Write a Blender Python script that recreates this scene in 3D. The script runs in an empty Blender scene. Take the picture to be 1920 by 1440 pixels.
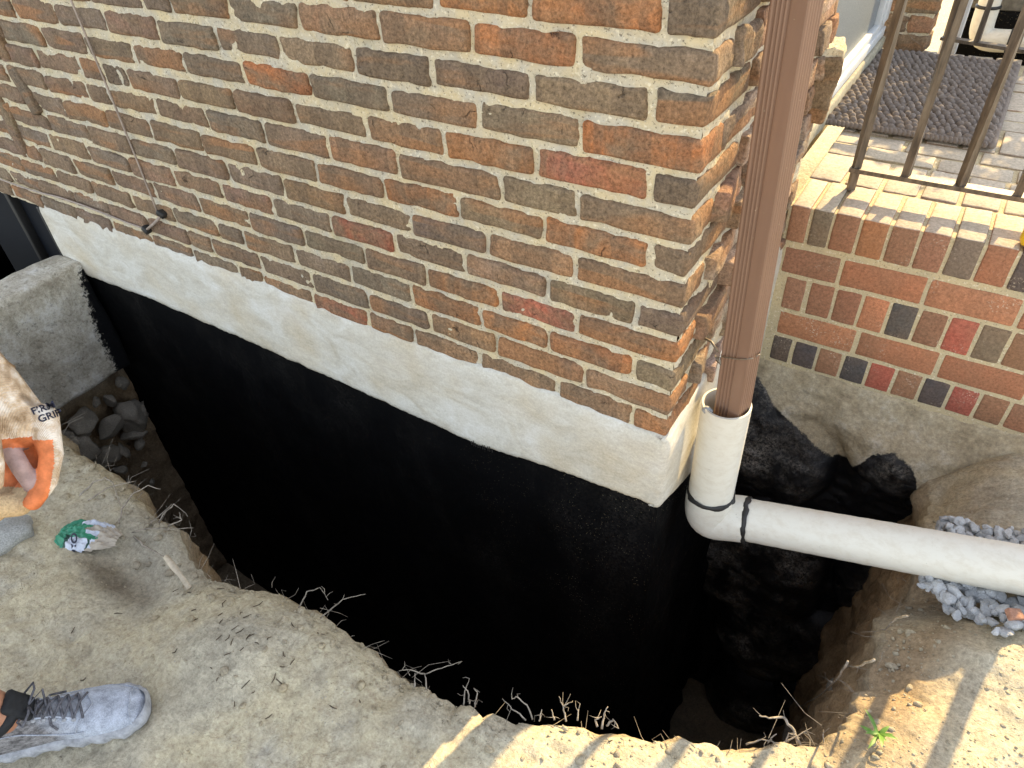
import bpy, math, random
from mathutils import Vector, Matrix, noise as mnoise
S = bpy.context.scene
COL = S.collection
R = math.radians

# ------------------------------------------------------------ camera
CAM = Vector((0.373392, -1.130276, 1.156879))
YAW, PIT, ROL, FPX = -0.609464, -0.700544, 0.06557, 1331.5
_fw = Vector((math.sin(YAW)*math.cos(PIT), math.cos(YAW)*math.cos(PIT), math.sin(PIT)))
_r0 = Vector((math.cos(YAW), -math.sin(YAW), 0)); _d0 = _fw.cross(_r0)
_r = _r0*math.cos(ROL) + _d0*math.sin(ROL); _d = _d0*math.cos(ROL) - _r0*math.sin(ROL)
cd = bpy.data.cameras.new('camera'); cam = bpy.data.objects.new('camera', cd); COL.objects.link(cam)
cam.matrix_world = Matrix(((_r.x, -_d.x, -_fw.x, CAM.x), (_r.y, -_d.y, -_fw.y, CAM.y), (_r.z, -_d.z, -_fw.z, CAM.z), (0, 0, 0, 1)))
cd.sensor_width = 36; cd.lens = FPX/1920*36; cd.clip_start = 0.02; cd.clip_end = 400
S.camera = cam

# ------------------------------------------------------------ sky, sun, exposure
SUN = Vector((0.173, 1.0, 0.65)).normalized()
W = bpy.data.worlds.new('World'); S.world = W; W.use_nodes = True
wn = W.node_tree; bg = wn.nodes['Background']
sky = wn.nodes.new('ShaderNodeTexSky'); sky.sky_type = 'NISHITA'; sky.sun_disc = False
sky.sun_elevation = math.asin(SUN.z); sky.sun_rotation = math.atan2(SUN.x, SUN.y)
sky.dust_density = 0.5; sky.air_density = 1.0; sky.ozone_density = 1.0
hz = wn.nodes.new('ShaderNodeHueSaturation'); hz.inputs['Saturation'].default_value = 0.45   # thin high haze whitens the sky
wn.links.new(sky.outputs[0], hz.inputs['Color']); wn.links.new(hz.outputs[0], bg.inputs[0]); bg.inputs[1].default_value = 0.15
sd = bpy.data.lights.new('sun', 'SUN'); sun = bpy.data.objects.new('sun', sd); COL.objects.link(sun)
sd.energy = 3.3; sd.angle = R(0.4); sd.color = (1.0, 0.75, 0.38)
sun.rotation_euler = (-SUN).to_track_quat('-Z', 'Y').to_euler(); sun.location = (1, 5, 5)
S.view_settings.view_transform = 'Standard'; S.view_settings.look = 'None'
S.view_settings.exposure = 1.85; S.view_settings.gamma = 1.0; S.view_settings.use_curve_mapping = False

# ------------------------------------------------------------ helpers
def at(u, v, ax, val):
    """world point seen at photo pixel (u, v) on the plane axis ax = val"""
    d = _r*((u-960)/FPX) + _d*((v-720)/FPX) + _fw
    return CAM + d*((val-CAM[ax])/d[ax])

def nz(x, y, z=0.0):
    return mnoise.noise(Vector((x, y, z)))

def fbm(x, y, z=0.0, o=4):
    a, f, s = 1.0, 1.0, 0.0
    for _ in range(o):
        s += a*mnoise.noise(Vector((x*f, y*f, z*f+f))); a *= .5; f *= 2.03
    return s

class M:
    """mesh collector"""
    def __init__(s): s.v = []; s.f = []; s.mi = []
    def add(s, v, f, mi=0):
        o = len(s.v); s.v += [tuple(p) for p in v]; s.f += [tuple(i+o for i in q) for q in f]; s.mi += [mi]*len(f)
        return s
    def mesh(s, name, mats, smooth=True):
        me = bpy.data.meshes.new(name); me.from_pydata(s.v, [], s.f)
        for m in (mats if isinstance(mats, (list, tuple)) else [mats]): me.materials.append(m)
        if any(s.mi): me.polygons.foreach_set('material_index', s.mi)
        me.polygons.foreach_set('use_smooth', [smooth]*len(s.f)); me.update()
        return me
    def obj(s, name, mats, parent=None, smooth=True):
        return link(name, s.mesh(name, mats, smooth), parent)

def wbase(o):
    p = Vector(o.location)
    return p
def link(name, me, parent=None, loc=None, rot=None, color=None):
    o = bpy.data.objects.new(name, me); COL.objects.link(o)
    if loc is not None: o.location = loc
    if rot is not None: o.rotation_euler = rot
    if color is not None: o.color = (*color, 1)
    if parent:
        top = parent; off = Vector((0, 0, 0))
        while top: off += ROOT.get(top.name, Vector((0, 0, 0))); top = top.parent
        o.parent = parent
        # children keep world coordinates
        o.matrix_parent_inverse = PINV.get(parent.name, Matrix.Identity(4))
    return o
ROOT = {}; PINV = {}
def thing(name, label, cat, loc=(0, 0, 0), group=None):
    o = bpy.data.objects.new(name, None); COL.objects.link(o); o.location = loc
    o.empty_display_size = .1
    o['label'] = label; o['category'] = cat
    if group: o['group'] = group
    PINV[o.name] = Matrix.Translation(-Vector(loc))
    return o
def tag(o, label=None, cat=None, group=None, kind=None):
    if label: o['label'] = label
    if cat: o['category'] = cat
    if group: o['group'] = group
    if kind: o['kind'] = kind
    return o

def tube(m, pts, rad, n=7, cap=True, mi=0):
    pts = [Vector(p) for p in pts]; k = len(pts)
    rads = rad if isinstance(rad, (list, tuple)) else [rad]*k
    V = []; F = []; up = Vector((0.13, .27, .95)); side = None
    for i, p in enumerate(pts):
        t = (pts[min(i+1, k-1)]-pts[max(i-1, 0)]).normalized()
        if side is None:
            side = t.cross(up)
            if side.length < .05: side = t.cross(Vector((1, 0, 0)))
        side = (side - t*side.dot(t)).normalized(); b = t.cross(side)
        for j in range(n):
            a = 2*math.pi*j/n
            V.append(p + (side*math.cos(a)+b*math.sin(a))*rads[i])
    for i in range(k-1):
        for j in range(n):
            F.append((i*n+j, i*n+(j+1) % n, (i+1)*n+(j+1) % n, (i+1)*n+j))
    if cap:
        F.append(tuple(range(n-1, -1, -1))); F.append(tuple((k-1)*n+j for j in range(n)))
    m.add(V, F, mi)

def axis_pts(h, b, n):
    ins = [-h+b + (2*(h-b))*i/(n+1) for i in range(n+2)]
    return [-h]+ins+[h]
def rbox(hx, hy, hz, b=.006, nx=3, ny=1, nz_=1, amp=.002, seed=0.0, fr=28.0):
    """box with rounded edges and an uneven surface; returns verts, faces"""
    X, Y, Z = axis_pts(hx, b, nx), axis_pts(hy, b, ny), axis_pts(hz, b, nz_)
    idx = {}; V = []; F = []
    def vid(i, j, k):
        q = (i, j, k)
        if q not in idx:
            p = Vector((X[i], Y[j], Z[k]))
            c = Vector((max(-hx+b, min(hx-b, p.x)), max(-hy+b, min(hy-b, p.y)), max(-hz+b, min(hz-b, p.z))))
            d = p-c
            if d.length > 1e-9: p = c + d.normalized()*b
            if amp:
                s = p*fr + Vector((seed*7.31, seed*3.17, seed*1.93))
                p = p + mnoise.noise_vector(s)*amp + mnoise.noise_vector(s*2.7)*amp*.45
            idx[q] = len(V); V.append(p)
        return idx[q]
    a, bb, c = len(X)-1, len(Y)-1, len(Z)-1
    for i in range(a):
        for j in range(bb):
            F.append((vid(i, j, 0), vid(i, j+1, 0), vid(i+1, j+1, 0), vid(i+1, j, 0)))
            F.append((vid(i, j, c), vid(i+1, j, c), vid(i+1, j+1, c), vid(i, j+1, c)))
    for i in range(a):
        for k in range(c):
            F.append((vid(i, 0, k), vid(i+1, 0, k), vid(i+1, 0, k+1), vid(i, 0, k+1)))
            F.append((vid(i, bb, k), vid(i, bb, k+1), vid(i+1, bb, k+1), vid(i+1, bb, k)))
    for j in range(bb):
        for k in range(c):
            F.append((vid(0, j, k), vid(0, j, k+1), vid(0, j+1, k+1), vid(0, j+1, k)))
            F.append((vid(a, j, k), vid(a, j+1, k), vid(a, j+1, k+1), vid(a, j, k+1)))
    return V, F
def rbox_mesh(name, mat, *a, **k):
    V, F = rbox(*a, **k); return M().add(V, F).mesh(name, mat)

def sphere(c, r, nu=10, nv=7):
    V = [Vector((0, 0, 1))]; F = []
    for i in range(1, nv):
        t = math.pi*i/nv
        for j in range(nu):
            p = 2*math.pi*j/nu; V.append(Vector((math.sin(t)*math.cos(p), math.sin(t)*math.sin(p), math.cos(t))))
    V.append(Vector((0, 0, -1)))
    for j in range(nu): F.append((0, 1+j, 1+(j+1) % nu))
    for i in range(nv-2):
        for j in range(nu):
            a = 1+i*nu+j; b = 1+i*nu+(j+1) % nu; F.append((a, a+nu, b+nu, b))
    e = len(V)-1; o = 1+(nv-2)*nu
    for j in range(nu): F.append((e, o+(j+1) % nu, o+j))
    r = Vector(r) if not isinstance(r, (int, float)) else Vector((r, r, r))
    c = Vector(c)
    return [Vector((c.x+p.x*r.x, c.y+p.y*r.y, c.z+p.z*r.z)) for p in V], F
def pebble(r, seed, flat=.6, nu=7, nv=5, amp=.35):
    V, F = sphere((0, 0, 0), 1, nu, nv)
    out = []
    for p in V:
        d = mnoise.noise(p*1.4+Vector((seed*5.1, seed*2.3, 0)))
        q = p*(1+amp*d); out.append(Vector((q.x*r*1.25, q.y*r*.85, q.z*r*flat)))
    return out, F
def rock(r, seed, flat=.6, nu=12, nv=9, cuts=9, rough=.05):
    rg = random.Random(seed*101+3); V, F = sphere((0, 0, 0), 1, nu, nv); pl = []
    for _ in range(cuts):
        n = Vector((rg.gauss(0, 1), rg.gauss(0, 1), rg.gauss(0, 1))).normalized(); pl.append((n, rg.uniform(.50, .86)))
    out = []
    for p in V:
        p = p.copy()
        for n, d in pl:
            k = p.dot(n)-d
            if k > 0: p -= n*k
        p += p*rough*mnoise.noise(p*3+Vector((seed, 0, 0))); out.append(Vector((p.x*r*1.3, p.y*r*.95, p.z*r*flat*1.2)))
    return out, F
def capsules(segs, n=12):
    """overlapping tapered capsules to be fused by a voxel remesh"""
    m = M()
    for p0, r0, p1, r1 in segs:
        p0, p1 = Vector(p0), Vector(p1); m.add(*sphere(p0, r0, n, 8)); m.add(*sphere(p1, r1, n, 8))
        tube(m, [p0, p1], [r0, r1], n)
    return m
def fuse(m, voxel, smooth=2, name='tmp'):
    me = m.mesh(name, []); o = bpy.data.objects.new(name, me); COL.objects.link(o)
    md = o.modifiers.new('r', 'REMESH'); md.mode = 'VOXEL'; md.voxel_size = voxel; md.use_smooth_shade = True
    if smooth:
        s = o.modifiers.new('s', 'SMOOTH'); s.iterations = smooth; s.factor = .5
    dg = bpy.context.evaluated_depsgraph_get(); dg.update()
    out = bpy.data.meshes.new_from_object(o.evaluated_get(dg))
    bpy.data.objects.remove(o); return out
def text_mesh(body, size, depth=0.0006):
    cu = bpy.data.curves.new('lettering', 'FONT'); cu.body = body; cu.size = size; cu.extrude = depth
    cu.align_x = 'CENTER'; cu.align_y = 'CENTER'; cu.offset = size*.02
    o = bpy.data.objects.new('lettering', cu); COL.objects.link(o)
    dg = bpy.context.evaluated_depsgraph_get(); dg.update()
    me = bpy.data.meshes.new_from_object(o.evaluated_get(dg)); bpy.data.objects.remove(o); return me

# ------------------------------------------------------------ materials
class Mat:
    def __init__(s, name, rough=.85, spec=.3):
        s.m = bpy.data.materials.new(name); s.m.use_nodes = True; s.t = s.m.node_tree
        s.b = s.t.nodes['Principled BSDF']; s.b.inputs['Roughness'].default_value = rough
        s.b.inputs['Specular IOR Level'].default_value = spec
        s.tc = s.t.nodes.new('ShaderNodeTexCoord'); s.P = s.tc.outputs['Object']
    def n(s, t, **k):
        q = s.t.nodes.new(t)
        for a, v in k.items(): setattr(q, a, v)
        return q
    def put(s, sock, v):
        if hasattr(v, 'links') or isinstance(v, bpy.types.NodeSocket): s.t.links.new(v, sock)
        else:
            if isinstance(v, tuple) and len(v) == 3 and sock.type == 'RGBA': v = (*v, 1)
            elif isinstance(v, (int, float)) and sock.type == 'RGBA': v = (v, v, v, 1)
            sock.default_value = v
    def world(s):
        g = s.n('ShaderNodeNewGeometry'); s.P = g.outputs['Position']; return s
    def jitter(s):
        """shift the texture space by a per-object random amount"""
        oi = s.n('ShaderNodeObjectInfo'); s.oi = oi
        c = s.n('ShaderNodeCombineXYZ'); m1 = s.math('MULTIPLY', oi.outputs['Random'], 37.0); m2 = s.math('MULTIPLY', oi.outputs['Random'], 91.0)
        s.put(c.inputs[0], m1); s.put(c.inputs[1], m2); s.put(c.inputs[2], m1)
        a = s.n('ShaderNodeVectorMath', operation='ADD'); s.put(a.inputs[0], s.P); s.put(a.inputs[1], c.outputs[0]); s.P = a.outputs[0]; return s
    def n_warp(s, amt, sc):
        q = s.n('ShaderNodeTexNoise'); q.inputs['Scale'].default_value = sc; s.put(q.inputs['Vector'], s.P); q.inputs['Detail'].default_value = 4
        a = s.n('ShaderNodeVectorMath', operation='MULTIPLY_ADD'); s.put(a.inputs[0], q.outputs['Color']); a.inputs[1].default_value = (amt,)*3; s.put(a.inputs[2], s.P); return a.outputs[0]
    def scl(s, v):
        q = s.n('ShaderNodeVectorMath', operation='MULTIPLY'); s.put(q.inputs[0], s.P); q.inputs[1].default_value = v; return q.outputs[0]
    def noise(s, sc, det=5, rough=.6, vec=None, dist=0.0):
        q = s.n('ShaderNodeTexNoise'); q.inputs['Scale'].default_value = sc; q.inputs['Detail'].default_value = det
        q.inputs['Roughness'].default_value = rough; q.inputs['Distortion'].default_value = dist
        s.put(q.inputs['Vector'], vec or s.P); return q.outputs['Fac']
    def vor(s, sc, feat='F1', vec=None, out='Distance', rnd=1.0):
        q = s.n('ShaderNodeTexVoronoi', feature=feat); q.inputs['Scale'].default_value = sc; q.inputs['Randomness'].default_value = rnd
        s.put(q.inputs['Vector'], vec or s.P); return q.outputs[out]
    def ramp(s, f, *st):
        q = s.n('ShaderNodeValToRGB'); e = q.color_ramp.elements
        while len(e) < len(st): e.new(.5)
        for i, (p, c) in enumerate(st):
            e[i].position = p; e[i].color = (*c, 1) if isinstance(c, tuple) else (c, c, c, 1)
        s.put(q.inputs[0], f); return q.outputs[0]
    def mix(s, f, a, b, mode='MIX'):
        q = s.n('ShaderNodeMix', data_type='RGBA', blend_type=mode); s.put(q.inputs[0], f); s.put(q.inputs[6], a); s.put(q.inputs[7], b); return q.outputs[2]
    def math(s, op, a, b=0.0, clamp=False):
        q = s.n('ShaderNodeMath', operation=op); q.use_clamp = clamp; s.put(q.inputs[0], a); s.put(q.inputs[1], b); return q.outputs[0]
    def attr(s, name):
        q = s.n('ShaderNodeAttribute'); q.attribute_name = name; return q.outputs['Fac']
    def sep(s, ax):
        q = s.n('ShaderNodeSeparateXYZ'); s.put(q.inputs[0], s.P); return q.outputs[ax]
    def color(s, c): s.put(s.b.inputs['Base Color'], c); return s
    def rough(s, c): s.put(s.b.inputs['Roughness'], c); return s
    def bump(s, h, st=.5, d=.01):
        q = s.n('ShaderNodeBump'); q.inputs['Strength'].default_value = st; q.inputs['Distance'].default_value = d
        s.put(q.inputs['Height'], h)
        if getattr(s, 'nrm', None): s.put(q.inputs['Normal'], s.nrm)
        s.nrm = q.outputs[0]; s.put(s.b.inputs['Normal'], s.nrm); return s

def m_clinker():
    s = Mat('clinker_brick', .92, .2).jitter()
    base = s.oi.outputs['Color']
    smoke = s.mix(s.noise(45, 4), (.17, .12, .076), (.28, .20, .125))
    patch = s.ramp(s.noise(10, 4, .6, s.scl((1, 1, 1.5)), .8), (.36, 0.0), (.66, .85))
    c = s.mix(patch, base, smoke)
    band = s.ramp(s.noise(14, 3, .55, s.scl((.3, .3, 2.0)), .5), (.54, 0.0), (.66, 1.0))
    c = s.mix(s.math('MULTIPLY', band, .45), c, (.33, .175, .085))
    blk = s.noise(15, 1, .3, s.scl((1, 1, .05)))
    c = s.mix(s.ramp(blk, (.495, 0.0), (.515, .36)), c, (.14, .10, .068))
    blk2 = s.noise(19, 1, .3, s.scl((.06, .06, 1)), .15)
    c = s.mix(s.math('MULTIPLY', s.ramp(blk2, (.54, 0.0), (.56, .6)), s.ramp(s.noise(5, 2), (.45, 0.0), (.6, 1.0))), c, (.35, .17, .075))
    drag = s.noise(55, 5, .7, s.scl((1.4, 1.4, .4)))
    c = s.mix(.32, c, s.ramp(drag, (.3, .22), (.7, .78)), 'OVERLAY')
    dark = s.ramp(s.noise(17, 5, .65), (.60, 0.0), (.74, 1.0))
    c = s.mix(s.math('MULTIPLY', dark, .5), c, (.085, .065, .05))
    grain = s.noise(150, 5, .8)
    c = s.mix(.8, c, s.ramp(grain, (.30, .12), (.70, .88)), 'OVERLAY')
    ed = s.vor(13, 'DISTANCE_TO_EDGE', s.n_warp(.03, 40))
    cr = s.ramp(ed, (.0, 1.0), (.018, 0.0)); crm = s.math('MULTIPLY', cr, s.ramp(s.noise(14, 3), (.60, 0.0), (.68, 1.0)))
    c = s.mix(s.math('MULTIPLY', crm, .8), c, (.03, .024, .02))
    fl = s.ramp(s.vor(75), (.05, 1.0), (.09, 0.0)); fl = s.math('MULTIPLY', fl, s.ramp(s.noise(13, 1), (.62, 0.0), (.68, 1.0)))
    c = s.mix(s.math('MULTIPLY', fl, .6), c, (.6, .52, .40))
    s.color(c)
    s.bump(s.math('SUBTRACT', s.noise(30, 7, .68), crm), .8, .010); s.bump(drag, .25, .004); s.bump(grain, .8, .004); return s.m
def m_mortar(name='sandy_mortar', tint=(.60, .50, .315), cool=(.50, .455, .36), speck=.75):
    s = Mat(name, .95, .1).world()
    c = s.mix(s.ramp(s.noise(14, 3), (.38, 0.0), (.62, 1.0)), tint, cool)
    g = s.noise(170, 3, .7)
    c = s.mix(s.math('MULTIPLY', s.ramp(g, (.34, 1.0), (.42, 0.0)), speck), c, (.09, .075, .055))
    c = s.mix(s.ramp(s.noise(120, 2), (.58, 0.0), (.68, .6)), c, (.80, .73, .56))
    c = s.mix(s.ramp(s.noise(6, 3), (.62, 0.0), (.75, .35)), c, (.20, .20, .12))
    s.color(c); s.bump(g, .7, .005); s.bump(s.noise(60, 4), .4, .006); return s.m
def m_stoop_brick():
    s = Mat('stoop_brick', .85, .25).jitter()
    c = s.mix(s.ramp(s.noise(9, 3), (.35, 0.0), (.7, .45)), s.oi.outputs['Color'], (.22, .14, .085))
    c = s.mix(.55, c, s.ramp(s.noise(140, 4, .8), (.3, .12), (.72, .85)), 'OVERLAY')
    pit = s.ramp(s.vor(85), (.06, 1.0), (.11, 0.0)); pit = s.math('MULTIPLY', pit, s.ramp(s.noise(20, 1), (.5, 0.0), (.6, 1.0)))
    c = s.mix(s.math('MULTIPLY', pit, .7), c, (.05, .03, .02))
    ef = s.math('MULTIPLY', s.ramp(s.noise(180, 2), (.58, 0.0), (.64, 1.0)), s.ramp(s.noise(8, 2), (.55, 0.0), (.70, .8)))
    c = s.mix(ef, c, (.60, .50, .38))
    s.color(c); s.bump(s.noise(110, 6, .75), .6, .005); return s.m
def m_plaster():
    s = Mat('cement_plaster', .93, .15).world()
    tr = s.noise(6, 5, .55, s.scl((1, 1, 1.8)), 1.2)
    c = s.ramp(tr, (.30, (.46, .42, .34)), (.50, (.55, .525, .455)), (.72, (.62, .605, .555)))
    c = s.mix(s.ramp(s.noise(3.2, 3), (.45, 0.0), (.68, .65)), c, (.50, .42, .29))
    line = s.noise(26, 5, .7, s.scl((.7, .7, 1.9)), 1.6)
    c = s.mix(.18, c, s.ramp(line, (.35, .25), (.65, .75)), 'OVERLAY')
    gr = s.noise(190, 4, .8); c = s.mix(.28, c, s.ramp(gr, (.3, .2), (.7, .8)), 'OVERLAY')
    s.color(c); s.bump(line, .14, .004); s.bump(gr, .35, .0018); return s.m
def tar_col(s, thick=True):
    sp = s.ramp(s.vor(120), (.09, 1.0), (.14, 0.0)); sp = s.math('MULTIPLY', sp, s.math('MULTIPLY', s.ramp(s.noise(7, 3), (.42, 0.0), (.62, 1.0)), s.ramp(s.math('ADD', s.sep(0), 1.0), (.25, .12), (.95, 1.0))))
    c = s.mix(s.noise(7, 3), (.0018, .0018, .002), (.0045, .0044, .0045))
    c = s.mix(s.math('MULTIPLY', s.ramp(s.noise(3.5, 5, .65, s.scl((1, 1, .45))), (.50, 0.0), (.74, .55)), s.ramp(s.noise(120, 4, .8), (.42, 0.0), (.66, 1.0))), c, (.045, .040, .034))
    return s.mix(s.math('MULTIPLY', sp, .75), c, (.42, .35, .22))
def m_tar():
    s = Mat('tar_coating', .75, .05).world()
    s.color(tar_col(s)); s.rough(s.ramp(s.noise(8, 3), (.3, .6), (.7, .9)))
    s.bump(s.noise(90, 4, .7), .3, .003); return s.m
def m_rubble():
    """concrete and stone of the stoop footing, tarred where the brush went"""
    s = Mat('footing_stone', .9, .2).world()
    n1 = s.noise(9, 6, .65)
    cc = s.ramp(n1, (.28, (.20, .16, .105)), (.45, (.37, .30, .19)), (.58, (.44, .37, .25)), (.75, (.60, .55, .45)))
    cc = s.mix(.55, cc, s.ramp(s.noise(85, 5, .8), (.3, .15), (.72, .85)), 'OVERLAY')
    m = s.math('ADD', s.attr('tar'), s.math('MULTIPLY', s.math('SUBTRACT', s.noise(110, 4, .7), .5), .05))
    k = s.ramp(m, (.495, 0.0), (.505, 1.0))
    dust_sheen = s.math('MULTIPLY', s.math('MULTIPLY', s.attr('dust_sheen'), s.ramp(s.noise(8, 5, .65), (.44, .03), (.64, 1.0))), s.ramp(s.noise(110, 5, .85), (.42, 0.0), (.66, .85)))  # dust plus grey highlights painted into the colour of the tarred stone tops
    tc = s.mix(dust_sheen, (.005, .005, .006), (.46, .41, .34))
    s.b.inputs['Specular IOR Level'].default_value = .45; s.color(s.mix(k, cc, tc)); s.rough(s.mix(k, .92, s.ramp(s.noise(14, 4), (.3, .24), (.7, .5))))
    s.bump(n1, .5, .02); s.bump(s.noise(170, 5, .75), .55, .005); return s.m
def m_dirt():
    s = Mat('sandy_soil', .97, .08).world()
    big = s.noise(3.4, 6, .62, None, .4)
    c = s.ramp(big, (.30, (.41, .368, .28)), (.45, (.51, .457, .34)), (.60, (.55, .475, .318)), (.76, (.48, .444, .37)))
    sub = s.ramp(s.noise(8, 7, .68), (.28, (.17, .108, .058)), (.50, (.33, .225, .125)), (.72, (.45, .325, .19)))
    c = s.mix(s.attr('subsoil'), c, sub)
    c = s.mix(s.math('MULTIPLY', s.attr('damp'), .8), c, (.15, .118, .082))
    fine = s.noise(100, 6, .8); med = s.noise(34, 7, .7)
    c = s.mix(.2, c, s.ramp(med, (.30, .25), (.72, .78)), 'OVERLAY')
    c = s.mix(.6, c, s.ramp(fine, (.30, .15), (.72, .85)), 'OVERLAY')
    peb = s.math('MULTIPLY', s.ramp(s.vor(85), (.10, 1.0), (.16, 0.0)), s.ramp(s.noise(11, 3), (.52, 0.0), (.60, .8)))
    c = s.mix(peb, c, (.46, .43, .37))
    dk = s.math('MULTIPLY', s.ramp(s.vor(60, 'F1', s.scl((1, 2.2, 1))), (.06, 1.0), (.10, 0.0)), s.ramp(s.noise(4, 3), (.50, 0.0), (.58, .9)))
    c = s.mix(dk, c, (.07, .055, .04))
    worm = s.ramp(s.vor(34, 'DISTANCE_TO_EDGE', s.n_warp(.05, 22)), (.0, 1.0), (.05, 0.0)); worm = s.math('MULTIPLY', worm, s.ramp(s.noise(7, 2), (.48, 0.0), (.58, 1.0)))
    s.color(c); s.bump(s.math('SUBTRACT', med, s.math('MULTIPLY', worm, .25)), .5, .022); s.bump(fine, .65, .006); s.bump(peb, .5, .006); return s.m
def m_concrete():
    s = Mat('old_concrete', .93, .2).world()
    n1 = s.noise(11, 8, .72)
    c = s.ramp(n1, (.32, (.37, .32, .24)), (.50, (.56, .51, .41)), (.68, (.76, .73, .66)))
    c = s.mix(s.ramp(s.noise(55, 5, .75), (.56, 0.0), (.66, .6)), c, (.16, .145, .12))
    c = s.mix(.55, c, s.ramp(s.noise(90, 5, .8), (.3, .15), (.72, .85)), 'OVERLAY')
    m = s.math('ADD', s.attr('tar'), s.math('MULTIPLY', s.math('SUBTRACT', s.noise(60, 6, .8), .5), .22))
    k = s.ramp(m, (.49, 0.0), (.51, 1.0)); c = s.mix(k, c, (.004, .004, .0045))
    s.color(c); s.bump(n1, .7, .02); s.bump(s.noise(120, 5, .8), .8, .005); return s.m
def m_stone(name, a, b, sc=14.0, spk=.4):
    s = Mat(name, .9, .3).jitter()
    c = s.mix(s.noise(sc, 5, .65), a, b)
    c = s.mix(spk, c, s.ramp(s.noise(sc*14, 3, .7), (.3, .2), (.72, .8)), 'OVERLAY')
    s.color(c); s.bump(s.noise(sc*3, 6, .7), .5, .008); return s.m
def m_gravel():
    s = Mat('gravel_stone', .8, .35).jitter()
    c = s.mix(s.oi.outputs['Random'], (.25, .255, .26), (.52, .52, .51))
    c = s.mix(s.noise(60, 4), c, (.34, .345, .34)); c = s.mix(.35, c, s.ramp(s.noise(260, 3), (.3, .25), (.7, .75)), 'OVERLAY')
    s.color(c); s.bump(s.noise(120, 4), .4, .003); return s.m
def m_plain(name, c, rough=.5, spec=.4, var=.15, sc=30, metal=0.0, bump=.0):
    s = Mat(name, rough, spec)
    d = tuple(x*(1-var*2) for x in c)
    n = s.noise(sc, 5, .65); s.color(s.mix(s.ramp(n, (.3, 0.0), (.7, 1.0)), d, c)); s.b.inputs['Metallic'].default_value = metal
    if bump: s.bump(n, bump, .003)
    return s.m
def m_pvc():
    s = Mat('white_pvc', .42, .45).world()
    st = s.noise(34, 7, .75, s.scl((.8, 1, 1.6)), .3)
    c = s.mix(s.ramp(st, (.46, 0.0), (.78, .5)), (.66, .625, .53), (.46, .38, .26))
    sc = s.math('MULTIPLY', s.ramp(s.noise(160, 3, .7), (.66, 0.0), (.72, .7)), s.ramp(s.noise(14, 2), (.5, 0.0), (.62, 1.0)))
    c = s.mix(sc, c, (.16, .14, .11)); s.color(c); s.rough(s.ramp(st, (.3, .36), (.7, .6))); s.bump(st, .12, .002); return s.m
def m_downspout():
    s = Mat('brown_aluminium', .42, .5).world()
    c = s.mix(s.noise(5, 4, .6, s.scl((8, 8, 1))), (.20, .115, .074), (.28, .168, .112))
    c = s.mix(s.ramp(s.noise(110, 3, .7), (.70, 0.0), (.76, .7)), c, (.50, .40, .28)); s.color(c)
    s.rough(s.ramp(s.noise(25, 3), (.3, .36), (.7, .55))); return s.m
def m_iron():
    s = Mat('weathered_iron', .5, .5).world()
    n = s.noise(30, 6, .7, s.scl((2.2, 2.2, .35)))
    c = s.ramp(n, (.30, (.035, .028, .022)), (.50, (.115, .088, .062)), (.66, (.19, .15, .105)), (.80, (.09, .085, .05)))
    s.color(c); s.b.inputs['Metallic'].default_value = .25; s.rough(s.ramp(n, (.3, .38), (.7, .62))); s.bump(n, .35, .003); return s.m
def m_rope():
    s = Mat('braided_rope', .95, .1).world()
    n = s.noise(60, 4); c = s.mix(n, (.20, .165, .14), (.36, .305, .26))
    w = s.n('ShaderNodeTexWave'); w.inputs['Scale'].default_value = 95; w.inputs['Distortion'].default_value = 1.5; s.put(w.inputs['Vector'], s.scl((1, .6, .5)))
    c = s.mix(s.math('MULTIPLY', s.ramp(s.noise(25, 2), (.66, 0.0), (.72, .6)), 1.0), c, (.36, .33, .30))
    s.color(c); s.bump(w.outputs['Fac'], .7, .004); return s.m
def m_shoe():
    s = Mat('dusty_shoe', .8, .3).world()
    n = s.noise(38, 6, .7); c = s.ramp(n, (.28, (.22, .235, .265)), (.46, (.37, .40, .455)), (.66, (.50, .54, .61)))
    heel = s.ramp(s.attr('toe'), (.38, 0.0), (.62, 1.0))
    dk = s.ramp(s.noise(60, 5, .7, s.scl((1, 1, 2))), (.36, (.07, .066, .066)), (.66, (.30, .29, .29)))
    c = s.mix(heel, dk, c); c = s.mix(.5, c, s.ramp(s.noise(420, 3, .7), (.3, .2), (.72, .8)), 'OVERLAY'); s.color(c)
    s.bump(s.noise(280, 4, .7), .35, .002); s.bump(n, .3, .004); return s.m
def m_glove():
    s = Mat('dirty_knit', .95, .1).world()
    n = s.noise(34, 5, .65); c = s.ramp(n, (.30, (.24, .16, .09)), (.46, (.50, .38, .26)), (.62, (.72, .66, .58)))
    c = s.mix(s.ramp(s.noise(16, 2), (.62, 0.0), (.68, .65)), c, (.13, .09, .06))
    w = s.n('ShaderNodeTexWave'); w.inputs['Scale'].default_value = 210; s.put(w.inputs['Vector'], s.P)
    s.color(c); s.bump(w.outputs['Fac'], .5, .0015); return s.m

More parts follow.
